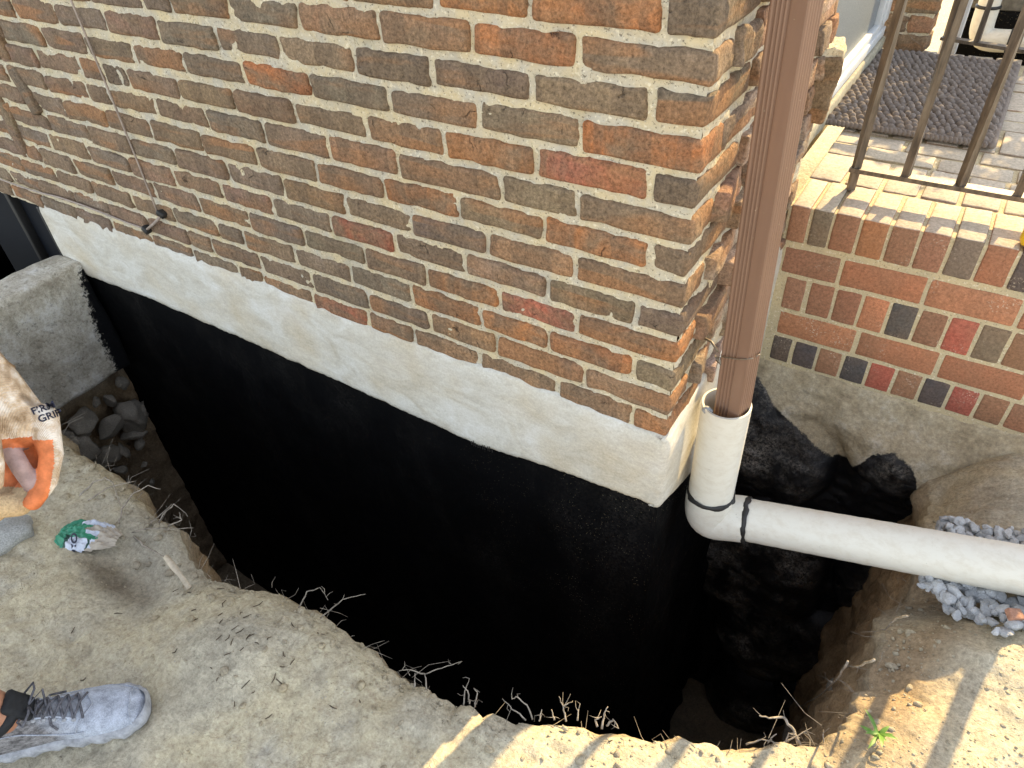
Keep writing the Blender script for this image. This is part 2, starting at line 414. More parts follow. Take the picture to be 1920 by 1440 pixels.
BRICK = m_clinker(); MORTAR = m_mortar(); PLASTER = m_plaster(); TAR = m_tar(); RUBBLE = m_rubble(); DIRT = m_dirt()
SBRICK = m_stoop_brick(); SMORTAR = m_mortar('stoop_mortar', (.56, .46, .28), (.50, .42, .27), .6); CONC = m_concrete()
PVC = m_pvc(); DSP = m_downspout(); IRON = m_iron(); ROPE = m_rope(); GRAVEL = m_gravel(); SHOE = m_shoe(); GLOVE = m_glove()
STONE = m_stone('grey_stone', (.15, .125, .092), (.33, .295, .24), 17, .55); BOULDER = m_stone('mica_stone', (.25, .245, .22), (.42, .42, .39), 18, .6)
ORANGE = m_plain('orange_latex', (.80, .24, .085), .7, .25, .3, 38, 0, .3); FINGER = m_plain('stained_latex', (.42, .29, .26), .7, .3, .25, 50, 0, .3)
ROOT_M = m_plain('dry_root', (.44, .38, .30), .9, .1, .35, 60, 0, .4); STICK_M = m_plain('pale_stick', (.66, .56, .42), .85, .1, .25, 40, 0, .5)
BLACK = m_plain('black_sealant', (.022, .020, .018), .55, .4, .2, 60); TWINE = m_plain('cord_sheath', (.42, .34, .28), .7, .3, .2)
WHITE = m_plain('white_trim', (.66, .67, .66), .45, .4, .08, 12); SCREEN = m_plain('stippled_glass', (.24, .26, .265), .55, .5, .2, 240, 0, .5)
SILL = m_plain('sill_stone', (.42, .38, .28), .9, .2, .2, 60, 0, .6); DARKWALL = m_plain('grey_stucco', (.16, .15, .13), .95, .1, .25, 40, 0, .6)
SKIN = m_plain('skin', (.42, .20, .115), .5, .4, .1, 20); PANTS = m_plain('work_trousers', (.06, .065, .08), .9, .1, .2, 60)
SHIRT = m_plain('work_shirt', (.16, .17, .18), .9, .1, .2, 50); HAIR = m_plain('dark_hair', (.02, .015, .012), .7, .3)
BLACKF = m_plain('black_padding', (.022, .023, .025), .75, .3, .2, 90, 0, .4); LACE = m_plain('dusty_lace', (.17, .17, .19), .9, .1, .35, 120, 0, .4)
SOLE = m_plain('dusty_sole', (.42, .43, .45), .85, .2, .25, 70, 0, .4); GREENP = m_plain('green_print', (.04, .27, .15), .45, .4, .12, 50, 0, .25)
DKGREEN = m_plain('dark_green_print', (.02, .07, .05), .5, .4, .1, 40); WHITEP = m_plain('white_print', (.62, .66, .74), .5, .4, .12, 60, 0, .25)
TANP = m_plain('bag_paper', (.46, .40, .32), .85, .2, .12, 40, 0, .3); INK = m_plain('navy_ink', (.012, .014, .035), .6, .3, .1)
GREYP = m_plain('grey_print', (.30, .34, .36), .6, .3, .1, 60)
YELLOW = m_plain('yellow_plastic', (.80, .50, .01), .35, .5, .06, 30); LEAF = m_plain('green_leaf', (.13, .26, .03), .5, .4, .2, 60)
DKLEAF = m_plain('shrub_leaf', (.045, .10, .022), .5, .4, .3, 12); BARK = m_plain('bark', (.12, .09, .06), .95, .1, .3, 30, 0, .6)
GLASS = m_plain('dark_pane', (.008, .010, .014), .6, .15, .1); WIREM = m_plain('steel_wire', (.30, .24, .17), .5, .5, .3, 90, .3)
def m_tread():
    s = Mat('worn_pale_brick', .9, .2).jitter()
    c = s.mix(s.noise(12, 5, .65), (.43, .36, .265), (.60, .53, .42)); c = s.mix(.15, c, s.oi.outputs['Color'])
    c = s.mix(.5, c, s.ramp(s.noise(110, 4, .75), (.3, .2), (.72, .8)), 'OVERLAY')
    sp = s.math('MULTIPLY', s.ramp(s.vor(130), (.07, 1.0), (.12, 0.0)), s.ramp(s.noise(15, 2), (.5, 0.0), (.58, 1.0))); c = s.mix(s.math('MULTIPLY', sp, .8), c, (.06, .045, .035))
    s.color(c); s.bump(s.noise(90, 6, .75), .5, .004); return s.m
TREAD = m_tread()
random.seed(7)

# ------------------------------------------------------------ ground with the trench
LIP = [(-2.60, .03), (-2.60, -.30), (-2.58, -.54), (-2.30, -.60), (-1.80, -.585), (-1.44, -.615), (-1.06, -.66), (-.88, -.715), (-.70, -.655), (-.48, -.648),
       (-.28, -.655), (-.107, -.632), (.04, -.565), (.19, -.51), (.374, -.42), (.50, -.34), (.545, -.22), (.56, -.06), (.575, .09), (.60, .25), (.60, .45), (.60, .84)]
def resample(P, step):
    out = [Vector(P[0])]
    for a, b in zip(P[:-1], P[1:]):
        a, b = Vector(a), Vector(b); n = max(1, int((b-a).length/step))
        for i in range(1, n+1): out.append(a.lerp(b, i/n))
    return out
_lp = resample(LIP, .009)
for _ in range(6): _lp = [_lp[0]]+[(_lp[i-1]+_lp[i]*2+_lp[i+1])/4 for i in range(1, len(_lp)-1)]+[_lp[-1]]
_lp = [p + Vector((nz(p.x*9, p.y*9, 3)*.022 + nz(p.x*35, p.y*35, 5)*.010+nz(p.x*90, p.y*90, 2)*.005, nz(p.x*9, p.y*9, 8)*.022+nz(p.x*35, p.y*35, 9)*.010+nz(p.x*90, p.y*90, 7)*.005)) for p in _lp]
def nrm_at(i):
    a, b = _lp[max(i-14, 0)], _lp[min(i+14, len(_lp)-1)]; t = (b-a).normalized(); return Vector((t.y, -t.x))*1.0
COLS = []   # (lip point, outward normal)
_N = [nrm_at(i) for i in range(len(_lp))]
_N = [-n if n.dot(Vector((.0, -1.0))) < 0 and False else n for n in _N]
for _ in range(4):
    acc = [Vector((0, 0))]
    for q in _N: acc.append(acc[-1]+q)
    L_ = len(_N); _N = [(acc[min(i+46, L_)]-acc[max(i-45, 0)]).normalized() for i in range(L_)]
# outward = away from the trench: at the left end -x, at the front -y, at the right +x
if _N[len(_N)//2].y > 0: _N = [-n for n in _N]
COLS = list(zip(_lp, _N))
e = _lp[-1]
for k in range(1, 25):
    a = math.pi*k/25; COLS.append((e, Vector((math.cos(a), math.sin(a)))))
PIPE_A, PIPE_B = Vector((.083, .165, -.379)), Vector((.776, .254, -.252))
def lipd(x, y):
    return min((p.x-x)**2+(p.y-y)**2 for p in _lp[::4])**.5
def surf(x, y, d):
    """height of the undisturbed surface; d = distance to the lip"""
    wr = max(0, min(1, (x-.35)/.2)); q = 1-.62*wr
    z = -.275 + .035*q*fbm(x*1.6, y*1.6, 1, 3) + .010*q*fbm(x*9, y*9, 4, 3) + .0050*q*fbm(x*34, y*34, 6, 3) + .007*q*max(0, fbm(x*16, y*16, 21, 3)-.15)
    z += .05*math.exp(-((x+.62)/.22)**2-((y+.80)/.14)**2)            # spoil heap by the lip
    z -= .05*math.exp(-((x+1.02)/.16)**2-((y+.80)/.08)**2)           # hollow next to it
    if x > .3 and y > -.1:                                           # bed of the drain pipe
        t = (x-PIPE_A.x)/(PIPE_B.x-PIPE_A.x); yc = PIPE_A.y+t*(PIPE_B.y-PIPE_A.y)
        z -= .075*math.exp(-((y-yc)/.11)**2)
        z += .012*max(0, fbm(x*9, y*9, 31, 2))
    kx = max(0, min(1, (x-.38)/.16))*max(0, min(1, (y+.30)/.20)); rr = .03+.085*kx
    z -= (.03+.105*kx)*math.exp(-(d/rr)**1.3)
    if y > .35 and x > .4: z -= .075*min(1, (y-.35)/.2)*math.exp(-max(0, x-.62)/.35)
    z += .006*fbm(x*26, y*26, 14, 2)*min(1, d/.02+.3)
    if x < -2.5:
        k = min(1, max(0, (y+.60)/.10)); z = z*(1-k) + (-.76+.02*nz(x*8, y*8))*k
    if abs(x) > 3 or y < -3: z = z*.9-.03
    return z
def inside_trench(x, y):
    i = min(range(0, len(_lp), 3), key=lambda k: (_lp[k].x-x)**2+(_lp[k].y-y)**2)
    return (Vector((x, y))-_lp[i]).dot(_N[i]) < .004
def gz(x, y): return surf(x, y, lipd(x, y))
outd = [0, .006, .012, .018, .024]+[.031+.0095*i for i in range(44)]+[.455, .51, .58, .67, .79, .95, 1.2, 1.6, 2.3, 3.6, 6, 11, 22, 50, 120]
dep = [.004+.0*i for i in range(0)]+[.006, .014, .024, .036]+[.05+.017*i for i in range(128)]
V = []; sub = []; damp = []; rows = len(outd)+len(dep)
for (p, n) in COLS:
    right = max(0, min(1, (p.x-.42)/.1)); left = max(0, min(1, (-1.15-p.x)/.5))
    for d in reversed(outd):
        q = p + n*d; z = surf(q.x, q.y, d if d else 0)
        V.append((q.x, q.y, z)); sub.append(max(0, min(1, (1-d/(.04+.17*right))*1.6))*(.15+.75*right) * min(1, .75+.5*nz(q.x*9, q.y*9, 2))*(1-.6*max(0, min(1, (q.y-.3)/.2))))
        damp.append(max(0, min(1, 1.25*math.exp(-((q.x+1.07)/.13)**2-((q.y+.835)/.045)**2) + .5*left*math.exp(-d/.04) - .15)) )
    z0 = surf(p.x, p.y, 0)
    for t in dep:
        ins = .012*min(1, t/.03) + t*(.02+.045*right) - .03*left*min(1, t/.3)
        k = min(1, t/.06)
        ins += k*(.035*fbm(p.x*5+n.y, p.y*5+n.x, t*5, 4) + .010*fbm(p.x*22, p.y*22, t*22, 3))
        q = p - n*ins; V.append((q.x, q.y, z0-t*.98)); sub.append(min(1, .45+t*4)); damp.append(min(.75, left*t*1.2))
F = []
for i in range(len(COLS)-1):
    for j in range(rows-1):
        a = i*rows+j; F.append((a, a+1, a+rows+1, a+rows))
g = M().add(V, F).obj('ground', DIRT); tag(g, kind='structure')
for nm, vals in (('subsoil', sub), ('damp', damp)):
    at_ = g.data.attributes.new(nm, 'FLOAT', 'POINT'); at_.data.foreach_set('value', vals)
def grid(nu, nv, fn):
    V = [fn(i/nu, j/nv) for i in range(nu+1) for j in range(nv+1)]
    F = [(i*(nv+1)+j, (i+1)*(nv+1)+j, (i+1)*(nv+1)+j+1, i*(nv+1)+j+1) for i in range(nu) for j in range(nv)]
    return V, F
tf = M().add(*grid(150, 70, lambda a, b: (-2.9+3.9*a, -1.0+2.0*b, -2.30+.05*fbm(a*14, b*8, 0, 4)))).obj('trench_floor', DIRT); tag(tf, kind='structure')
for nm in ('subsoil', 'damp'):
    at_ = tf.data.attributes.new(nm, 'FLOAT', 'POINT'); at_.data.foreach_set('value', [.8]*len(tf.data.vertices))
# stones stuck in the end wall of the trench and in the right bank
def place_stone(px, py, ax, val, r, flat, seed, mat=STONE, parent=g, rot=None, amp=.35):
    V, F = rock(r*1.15, seed, flat, 24, 16, 13, .16); c = at(px, py, ax, val)
    o = link('stone', M().add(V, F).mesh('stone', mat), parent, c, rot or (seed*.7, seed*1.1, seed*.5)); return o
for i, (u, v, r, fl) in enumerate([(247, 785, .085, .8), (208, 803, .062, .55), (203, 848, .060, .6), (160, 842, .085, .7), (160, 790, .075, .6), (206, 752, .05, .5), (140, 885, .07, .7), (185, 900, .05, .5), (262, 830, .03, .6), (228, 720, .035, .6), (180, 755, .03, .6), (232, 845, .035, .6), (262, 770, .05, .8), (250, 815, .05, .7), (225, 880, .03, .6), (240, 905, .022, .6), (270, 870, .02, .6), (190, 868, .04, .5), (130, 820, .05, .6), (215, 925, .022, .6), (285, 905, .02, .6)]):
    place_stone(u, v, 0, -2.50, r*.84, fl*.9, i+1.3)
for i, (u, v, x, r) in enumerate([(1655, 1125, .60, .03), (1582, 1300, .57, .045), (1480, 1382, .50, .03), (1690, 1120, .62, .035), (1560, 1275, .575, .035), (1610, 1180, .59, .03), (1655, 1195, .60, .028), (1630, 1270, .60, .025), (1540, 1340, .56, .045)]):
    place_stone(u, v, 0, x, r, .7, i+21.3)

# ------------------------------------------------------------ the brick house
house = thing('brick_house', 'old brown brick house with a pale plaster band and black tarred foundation', 'house', (0, 0, -.3))
CH = .07
TAN, ORG, RED, GRY, DRK = (.30, .175, .095), (.42, .175, .068), (.36, .125, .075), (.26, .185, .115), (.175, .13, .092)
def pal():
    return random.choices([TAN, ORG, RED, GRY, DRK], [5, 2.6, .35, 4.5, 1.6])[0]
def vary(c): k = random.uniform(.85, 1.15); return tuple(min(1, x*k*random.uniform(.95, 1.05)) for x in c)
# main wall mortar
def mort(a, b):
    x = -3.45+3.447*a; z = .0+1.22*b
    return (x, .0012 + .0056*fbm(x*25, z*25, 2, 4) + .0025*nz(x*90, z*90, 5), z)
M().add(*grid(400, 150, mort)).obj('mortar', MORTAR, house)
def rmort(a, b):
    y = .004+.86*a; z = .0+1.22*b
    return (-.004 - .007*fbm(y*19, z*19, 12, 3) - .003*nz(y*80, z*80, 5), y, z)
M().add(*grid(110, 150, rmort)).obj('mortar', MORTAR, house)
JOINTS = {1: [-.887, -.725, -.511, -.283, -.083], 2: [-.869, -.66, -.453, -.209], 3: [-.92, -.709, -.492, -.303, -.092], 4: [-.85, -.646, -.435, -.231], 5: [-.735, -.524, -.304, -.095],
          6: [-.67, -.457, -.237], 7: [-.525, -.311, -.077], 8: [-.895, -.684, -.409, -.232], 9: [-.761, -.545, -.324, -.086], 10: [-.909, -.679, -.45, -.227], 11: [-.758, -.557, -.328, -.097],
          12: [-.9, -.676, -.453, -.233], 13: [-.745, -.527, -.328, -.087], 14: [-.85, -.64, -.44, -.225], 15: [-.75, -.53, -.32, -.09], 16: [-.65, -.44, -.22]}
FIX = {(13, -.3): ORG, (13, -.45): ORG, (12, -.35): ORG, (10, -.1): ORG, (9, -.2): RED, (9, -.44): ORG, (4, -.34): RED, (7, -.2): ORG, (11, -.45): DRK, (11, -.2): GRY, (12, -.1): GRY, (8, -.1): GRY,
       (8, -.32): GRY, (13, -.04): DRK, (11, -.05): DRK, (9, -.04): DRK, (7, -.04): GRY, (5, -.04): DRK, (3, -.04): GRY, (1, -.04): ORG, (12, -.56): TAN, (1, -.61): TAN, (1, -.98): RED, (5, -.9): RED, (10, -.33): GRY, (6, -.1): TAN, (2, -.1): TAN}
nb = 0
for k, J in JOINTS.items():
    j = sorted(J); x = j[0]
    while x > -3.30:
        x -= random.choice([.218, .213, .222, .206, .225, .11]) if x < -1.2 else .216+random.uniform(-.008, .008); j.insert(0, x)
    j.append(.003)
    z0, z1 = (k-1)*CH, k*CH
    for i in range(len(j)-1):
        a, b = j[i], j[i+1]; last = i == len(j)-2
        gapv = .012 if not (last and k in (7, 9, 11, 13)) else .018
        a2 = a+gapv/2; b2 = b-(.005 if not last else 0)
        hx = (b2-a2)/2; hz = (CH-.0145+random.uniform(-.006, .003))/2; cx = (a2+b2)/2; cz = (z0+z1)/2+random.uniform(-.002, .002)
        col = pal() if cx > -1.0+random.uniform(-.25, .25) else random.choices([(.225, .15, .10), (.215, .165, .12), (.25, .16, .095), DRK], [4, 4, 2.4, 1.0])[0]
        for (kk, xx), c in FIX.items():
            if kk == k and a < xx < b: col = c
        prot = random.uniform(-.001, .006); left = cx < -1.9
        if last:   # corner brick shows both faces
            dy = .105 if hx > .07 else .215
            dep_ = dy/2
            V, F = rbox(hx, dep_, hz, .007, 4, 4, 2, .0045, nb+.37, 24)
            o = link('brick', M().add(V, F).mesh('brick', BRICK), house, (cx, dep_-.004-prot*.5, cz), (random.uniform(-.015, .015), 0, random.uniform(-.02, .02)), vary(col))
        else:
            V, F = rbox(hx, .035, hz, .008, 6, 0, 2, .0042 if not left else .006, nb+.37, 24)
            o = link('brick', M().add(V, F).mesh('brick', BRICK), house, (cx, .035-.004-prot, cz), (random.uniform(-.02, .02)*(2.5 if left else 1), random.uniform(-.008, .008), random.uniform(-.015, .015)*(2.5 if left else 1)), vary(col))
        nb += 1
# slivers of a patched vertical seam at the far left
for i in range(6):
    z = .30+.09*i; x = -2.36+random.uniform(-.13, .13)
    V, F = rbox(.022+random.uniform(0, .012), .03, .06+random.uniform(0, .03), .008, 1, 0, 3, .007, 300+i, 22)
    link('brick', M().add(V, F).mesh('brick', BRICK), house, (x, .016, z), (random.uniform(-.05, .05), random.uniform(-.45, .3), 0), vary(random.choice([GRY, TAN, DRK])))
# return face: rough hacked bricks in raking light
for k in range(1, 17):
    y = .105 if len(JOINTS[k]) and JOINTS[k][-1] < -.15 else .217
    z0 = (k-1)*CH
    while y < .84:
        L = random.choice([.10, .21, .155, .12, .2]); e2 = min(y+L, .86)
        if e2-y < .04: break
        hy = (e2-y-.012)/2; hz = (CH-.012+random.uniform(-.006, .004))/2
        V, F = rbox(.04, hy, hz, .004, 0, 6, 2, .0065, nb+.71, 34)
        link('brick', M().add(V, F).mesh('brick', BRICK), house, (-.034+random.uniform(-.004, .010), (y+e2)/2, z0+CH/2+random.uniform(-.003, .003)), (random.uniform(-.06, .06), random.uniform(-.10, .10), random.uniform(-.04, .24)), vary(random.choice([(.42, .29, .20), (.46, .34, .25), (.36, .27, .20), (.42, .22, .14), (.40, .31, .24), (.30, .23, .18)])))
        nb += 1; y = e2
# broken brick end jutting from the return wall beside the door
V, F = rbox(.036, .042, .080, .006, 2, 2, 4, .011, 801, 24)
link('brick', M().add(V, F).mesh('brick', BRICK), house, (.008, .818, .545), (.1, .08, .25), (.20, .14, .08))
V, F = rbox(.040, .046, .010, .004, 4, 4, 1, .009, 811, 30)
link('mortar_lump', M().add(V, F).mesh('mortar_lump', MORTAR), house, (.008, .818, .633), (.08, .05, .25))
# rendered band over the footing, both faces
def lerp_pts(P, x):
    for (a, za), (b, zb) in zip(P[:-1], P[1:]):
        if a <= x <= b: return za+(zb-za)*(x-a)/(b-a)
    return P[0][1] if x < P[0][0] else P[-1][1]
PB = [(-2.57, -.274), (-2.02, -.248), (-1.364, -.256), (-.941, -.265), (-.541, -.277), (-.198, -.235), (.02, -.222)]
PT = [(-2.57, .021), (-1.739, .030), (-1.301, .034), (-.997, .016), (-.687, .014), (-.43, .022), (-.203, .014), (.02, .006)]
RB = [(-.02, -.222), (.18, -.30), (.45, -.40), (.86, -.46)]
RT = [(-.02, .004), (.22, .03), (.45, .02), (.60, .05), (.70, .10), (.86, .13)]
def plaster():
    m = M(); path = []   # (x, y, s): along the wall, round the corner, along the return
    n1 = 420; rc = .018; off = .013
    for i in range(n1+1): path.append((-2.57+(2.57-rc+off)*i/n1, -off, 0))
    for a in range(1, 7):
        t = math.pi/2*a/6; path.append((off-rc+rc*math.sin(t), -off+rc-rc*math.cos(t), 1))
    for i in range(1, 61): path.append((off, -off+rc+(.84)*i/60, 1))
    nv = 26; V = []; F = []
    for (x, y, s) in path:
        zb, zt = (lerp_pts(PB, x), lerp_pts(PT, x)) if not s else (lerp_pts(RB, y), lerp_pts(RT, y))
        zb += .006*nz(x*14, y*14, 3)+.003*nz(x*60, y*60, 4)+.0022*nz(x*170, y*170, 6); zt += .006*fbm(x*16, y*16, 9, 3)
        nx, ny = (0, -1) if not s else (1, 0)
        V.append((x-nx*.02, y-ny*.02, zb-.001))
        for j in range(nv+1):
            t = j/nv; z = zb+(zt-zb)*t
            d = .0028*fbm(x*5, z*5+y*5, 5, 2)-.007*max(0, (t-.9)/.1)-.005*max(0, (.05-t)/.05)
            V.append((x+nx*d, y+ny*d, z))
        V.append((x-nx*.02, y-ny*.02, zt+.004))
    w = nv+3
    for i in range(len(path)-1):
        for j in range(w-1): F.append((i*w+j, (i+1)*w+j, (i+1)*w+j+1, i*w+j+1))
    F.append(tuple(range(w)))
    return m.add(V, F)
plaster().obj('plaster_band', PLASTER, house)
# tarred foundation wall: front, corner, return
def found():
    m = M(); path = [(-2.62+2.62*i/190, .004, 0) for i in range(191)]
    path += [(.0, .004+.82*i/70, 1) for i in range(1, 71)]
    V = []; nv = 130
    for (x, y, s) in path:
        for j in range(nv+1):
            z = -2.42+2.26*j/nv; d = .006*fbm(x*5+y*5, z*5, 3, 3) + .002*nz(x*40, z*40, y*40)
            if s: d += max(0, -.5-z)*.02*(1+fbm(y*6, z*6, 8, 3)) * min(1, y/.1)
            V.append((x+(d if s else 0), y+(0 if s else -d), z))
    w = nv+1; F = [(i*w+j, (i+1)*w+j, (i+1)*w+j+1, i*w+j+1) for i in range(len(path)-1) for j in range(nv)]
    return m.add(V, F)
found().obj('foundation_wall', TAR, house)
# brush marks of tar on the band
bm_ = M()
for i in range(10):
    x = -.56+.008*i+random.uniform(-.002, .002); z = lerp_pts(PB, x)
    tube(bm_, [(x, -.0145, z-.006), (x-.001, -.0145, z+random.uniform(.004, .018))], [.002, .0008], 5)
bm_.obj('tar_stroke', BLACK, house)
# upper storey and body of the house (out of the frame, throws the big shade)
ub = M()
V, F = rbox(2.3, 1.2, 2.5, .004, 0, 0, 0, 0); ub.add([(p.x-2.3-.012, p.y+1.2+.012, p.z+2.5+1.12) for p in V], F)
ub.obj('upper_wall', BRICK, house, False)
core = M(); V, F = rbox(2.24, .41, .60, .004, 0, 0, 0, 0); core.add([(p.x-2.25-.06, p.y+.43+.02, p.z+.56) for p in V], F)
V, F = rbox(2.1, .70, .60, .004, 0, 0, 0, 0); core.add([(p.x-2.1-.17, p.y+.7+.87, p.z+.56) for p in V], F)
core.obj('wall_core', MORTAR, house, False)
# basement window left of the band, in its well
wnd = M().add([(-3.5, .10, -.78), (-2.60, .10, -.78), (-2.60, .10, .0), (-3.5, .10, .0)], [(0, 1, 2, 3)]).obj('basement_window', GLASS, house)
fr = M()
for (cx, cz, hx, hz) in ((-3.03, -.03, .43, .025), (-3.03, -.75, .43, .025), (-2.625, -.39, .022, .38), (-3.03, -.39, .014, .335)):
    V, F = rbox(hx, .02, hz, .004, 0, 0, 0, 0); fr.add([(p.x+cx, p.y+.085, p.z+cz) for p in V], F)
fr.obj('window_frame', BLACK, house)
sl = M(); V, F = rbox(.012, .06, .40, .004, 0, 0, 0, 0); sl.add([(p.x-2.588, p.y+.05, p.z-.40) for p in V], F); sl.obj('jamb', BLACK, house)
# side door on the stoop
door = link('door', M().add([(p.x-.105, p.y+1.58, p.z+.83) for p in rbox(.012, .70, .53, .004, 0, 0, 0, 0)[0]], rbox(.012, .70, .53, .004, 0, 0, 0, 0)[1]).mesh('door', SCREEN), house)
fm = M()
for (y0, y1, z0, z1, pr) in ((.88, 2.30, .30, .335, .016), (.88, 2.30, .335, .362, .008), (2.22, 2.30, .36, 1.35, .016), (2.185, 2.22, .36, 1.35, .008), (.87, .93, .36, 1.35, .016)):
    V, F = rbox(.014, (y1-y0)/2, (z1-z0)/2, .003, 0, 0, 0, 0); fm.add([(p.x-.094+pr, p.y+(y0+y1)/2, p.z+(z0+z1)/2) for p in V], F)
link('door_frame', fm.mesh('door_frame', WHITE), door)
V, F = rbox(.05, .72, .033, .008, 1, 20, 1, .006, 5, 14)
link('door_sill', M().add([(p.x-.105, p.y+1.60, p.z+.262) for p in V], F).mesh('door_sill', SILL), house)

# ------------------------------------------------------------ concrete curb of the window well
V, F = rbox(.085, .47, .26, .018, 6, 40, 24, .010, 91, 7)
cv = [(p.x-2.525+.03*(-p.y-.0)*(-1)*0, p.y-.48, p.z-.455) for p in V]
cb = M().add(cv, F).obj('concrete_curb', CONC)
tag(cb, 'rough grey concrete curb of the window well with a black tar smear along its edge', 'curb')
ta = cb.data.attributes.new('tar', 'FLOAT', 'POINT')
ta.data.foreach_set('value', [max(0, min(1, .5+((-.085+.05*max(0,min(1,(z+.2)/-.3)))*-1*-1 + y + .12)*1.6 + (0 if x > -2.47 else -.6) + (-.5 if z > -.215 else 0))) for (x, y, z) in cv])

# ------------------------------------------------------------ brick stoop
stoop = thing('brick_stoop', 'low landing of orange and dark brick with pale brick paving at the side door', 'stoop', (.45, 1.5, -.3))
co = M(); V, F = rbox(.446, .775, .4085, .004, 24, 40, 16, .0016, 3, 60); co.add([(p.x+.447, p.y+.7995+.775, p.z-.182) for p in V], F)
co.obj('mortar', SMORTAR, stoop, False)
SO, SR, SD, SB, SG = (.44, .19, .095), (.41, .11, .075), (.085, .075, .072), (.32, .16, .092), (.215, .16, .11)
def sbrick(x0, x1, y0, y1, z0, z1, col, amp=.0016, b=.005, nx=2, mat=SBRICK, tread=False):
    V, F = rbox((x1-x0)/2, (y1-y0)/2, (z1-z0)/2, b, nx, 1, 1, amp, random.uniform(0, 900), 40)
    me = M().add(V, F).mesh('brick', [mat, TREAD])
    if tread:
        for pl in me.polygons: pl.material_index = 1 if pl.normal.z > .6 else 0
    link('brick', me, stoop, ((x0+x1)/2, (y0+y1)/2, (z0+z1)/2), (random.uniform(-.006, .006),)*1+(random.uniform(-.006, .006), random.uniform(-.008, .008)), vary(col))
# capping course on edge: face and tread
capc = [SB, SG, SB, SO, SB, SB, SG, SO, SD, SB, SB, SO, SD]
capx = [(.012, .063), (.071, .122), (.129, .192), (.200, .264), (.272, .336), (.344, .408), (.416, .481), (.489, .555), (.563, .628), (.636, .700), (.708, .772), (.780, .842), (.850, .893)]
for i, (a, b) in enumerate(capx): sbrick(a, b, .795, .985, .122, .232+random.uniform(-.002, .002), capc[i % 13], tread=True)
rowA = [(.018, .172, SB), (.182, .392, SO), (.401, .612, SO), (.621, .83, SO), (.840, .893, SB)]
for a, b, c in rowA: sbrick(a, b, .797, .87, .020, .103, c, nx=4)
hB = [SB, SB, SB, SO, SD, SB, SR, SG, SB, SO, SB, SD]
for i in range(12):
    x0 = .112+.0735*(i-1) if i else .041
    if x0 < .85: sbrick(x0, x0+(.066 if i else .058), .797, .87, -.101, .008, hB[i])
for a, b, c in [(.045, .266, SO), (.278, .487, SO), (.499, .708, SO), (.720, .893, SO)]: sbrick(a, b, .797, .87, -.194, -.112, c, nx=4)
hD = [SD, SD, SB, SD, SR, SB, SD, SR, SB, SB, SO, SD]
for i in range(12):
    x0 = .110+.0735*(i-1) if i else .042
    if x0 < .85: sbrick(x0, x0+(.066 if i else .058), .797, .87, -.296, -.205, hD[i])
PAV = [(.40, .30, .20), (.38, .26, .17), (.42, .33, .23), (.36, .27, .20), (.32, .25, .20)]
y = .996; r = 0
while y < 2.30:
    wdt = .10 if r % 3 else .205; x = -.0+.004
    lim = -.05 if y > .90 else 0
    while x < .885:
        L = .205 if wdt < .15 else .10
        if x < .02 and r % 2: L *= .5
        x1 = min(x+L, .893); sbrick(x, x1-.011, y, y+wdt-.011, .15, .231+random.uniform(-.0025, .0025), random.choice(PAV), .002, .005, 3, tread=True); x = x1
    y += wdt; r += 1
for (z0, z1) in ((.020, .103), (-.101, .008), (-.194, -.112), (-.296, -.205)):
    y = .88
    while y < 2.3: sbrick(.86, .899, y, y+.20, z0, z1, random.choice([SO, SB, SG])); y += .212
# footing under the stoop: smeared concrete above, tarred rubble below
TC = [(-.05, -.36), (.03, -.365), (.10, -.43), (.195, -.492), (.31, -.557), (.38, -.555), (.42, -.47), (.471, -.441), (.53, -.46), (.556, -.50), (.59, -.62), (.60, -.70), (.62, -2.6), (.95, -2.6)]
VV = []; tv = []; dv = []; nu, nv = 120, 270
for i in range(nu+1):
    x = -.0+.92*i/nu
    for j in range(nv+1):
        z = -.292-2.15*j/nv
        dd = max(0, -.292-z)
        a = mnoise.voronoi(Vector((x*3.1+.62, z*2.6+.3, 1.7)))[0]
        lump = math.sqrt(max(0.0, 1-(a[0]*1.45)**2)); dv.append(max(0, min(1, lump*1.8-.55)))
        d = .008*fbm(x*8, z*8, 3, 4) + .003*fbm(x*40, z*40, 7, 3)
        d += min(.05, dd*.35) + min(1, max(0, dd-.10)/.22)*.16*lump*(.75+.4*nz(x*2.5, z*2.5, 4)) + min(1, dd/.2)*.016*fbm(x*7, z*7, 11, 4)
        d += .012*mnoise.fractal(Vector((x*5, z*22, 2)), 1, 2, 4)*min(1, dd/.05)*max(0, 1-dd/.22); d -= .02*max(0, 1-dd/.02)
        VV.append((x, .802-d, z)); tv.append(max(0, min(1, .5+(lerp_pts(TC, x)-z)*1.8)))
w = nv+1
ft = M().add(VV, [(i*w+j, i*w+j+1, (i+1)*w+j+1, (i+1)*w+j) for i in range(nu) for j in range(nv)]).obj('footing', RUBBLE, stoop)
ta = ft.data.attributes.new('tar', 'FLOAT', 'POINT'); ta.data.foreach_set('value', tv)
ta = ft.data.attributes.new('dust_sheen', 'FLOAT', 'POINT'); ta.data.foreach_set('value', dv)  # mask for dust and painted sheen, strongest where the stones bulge

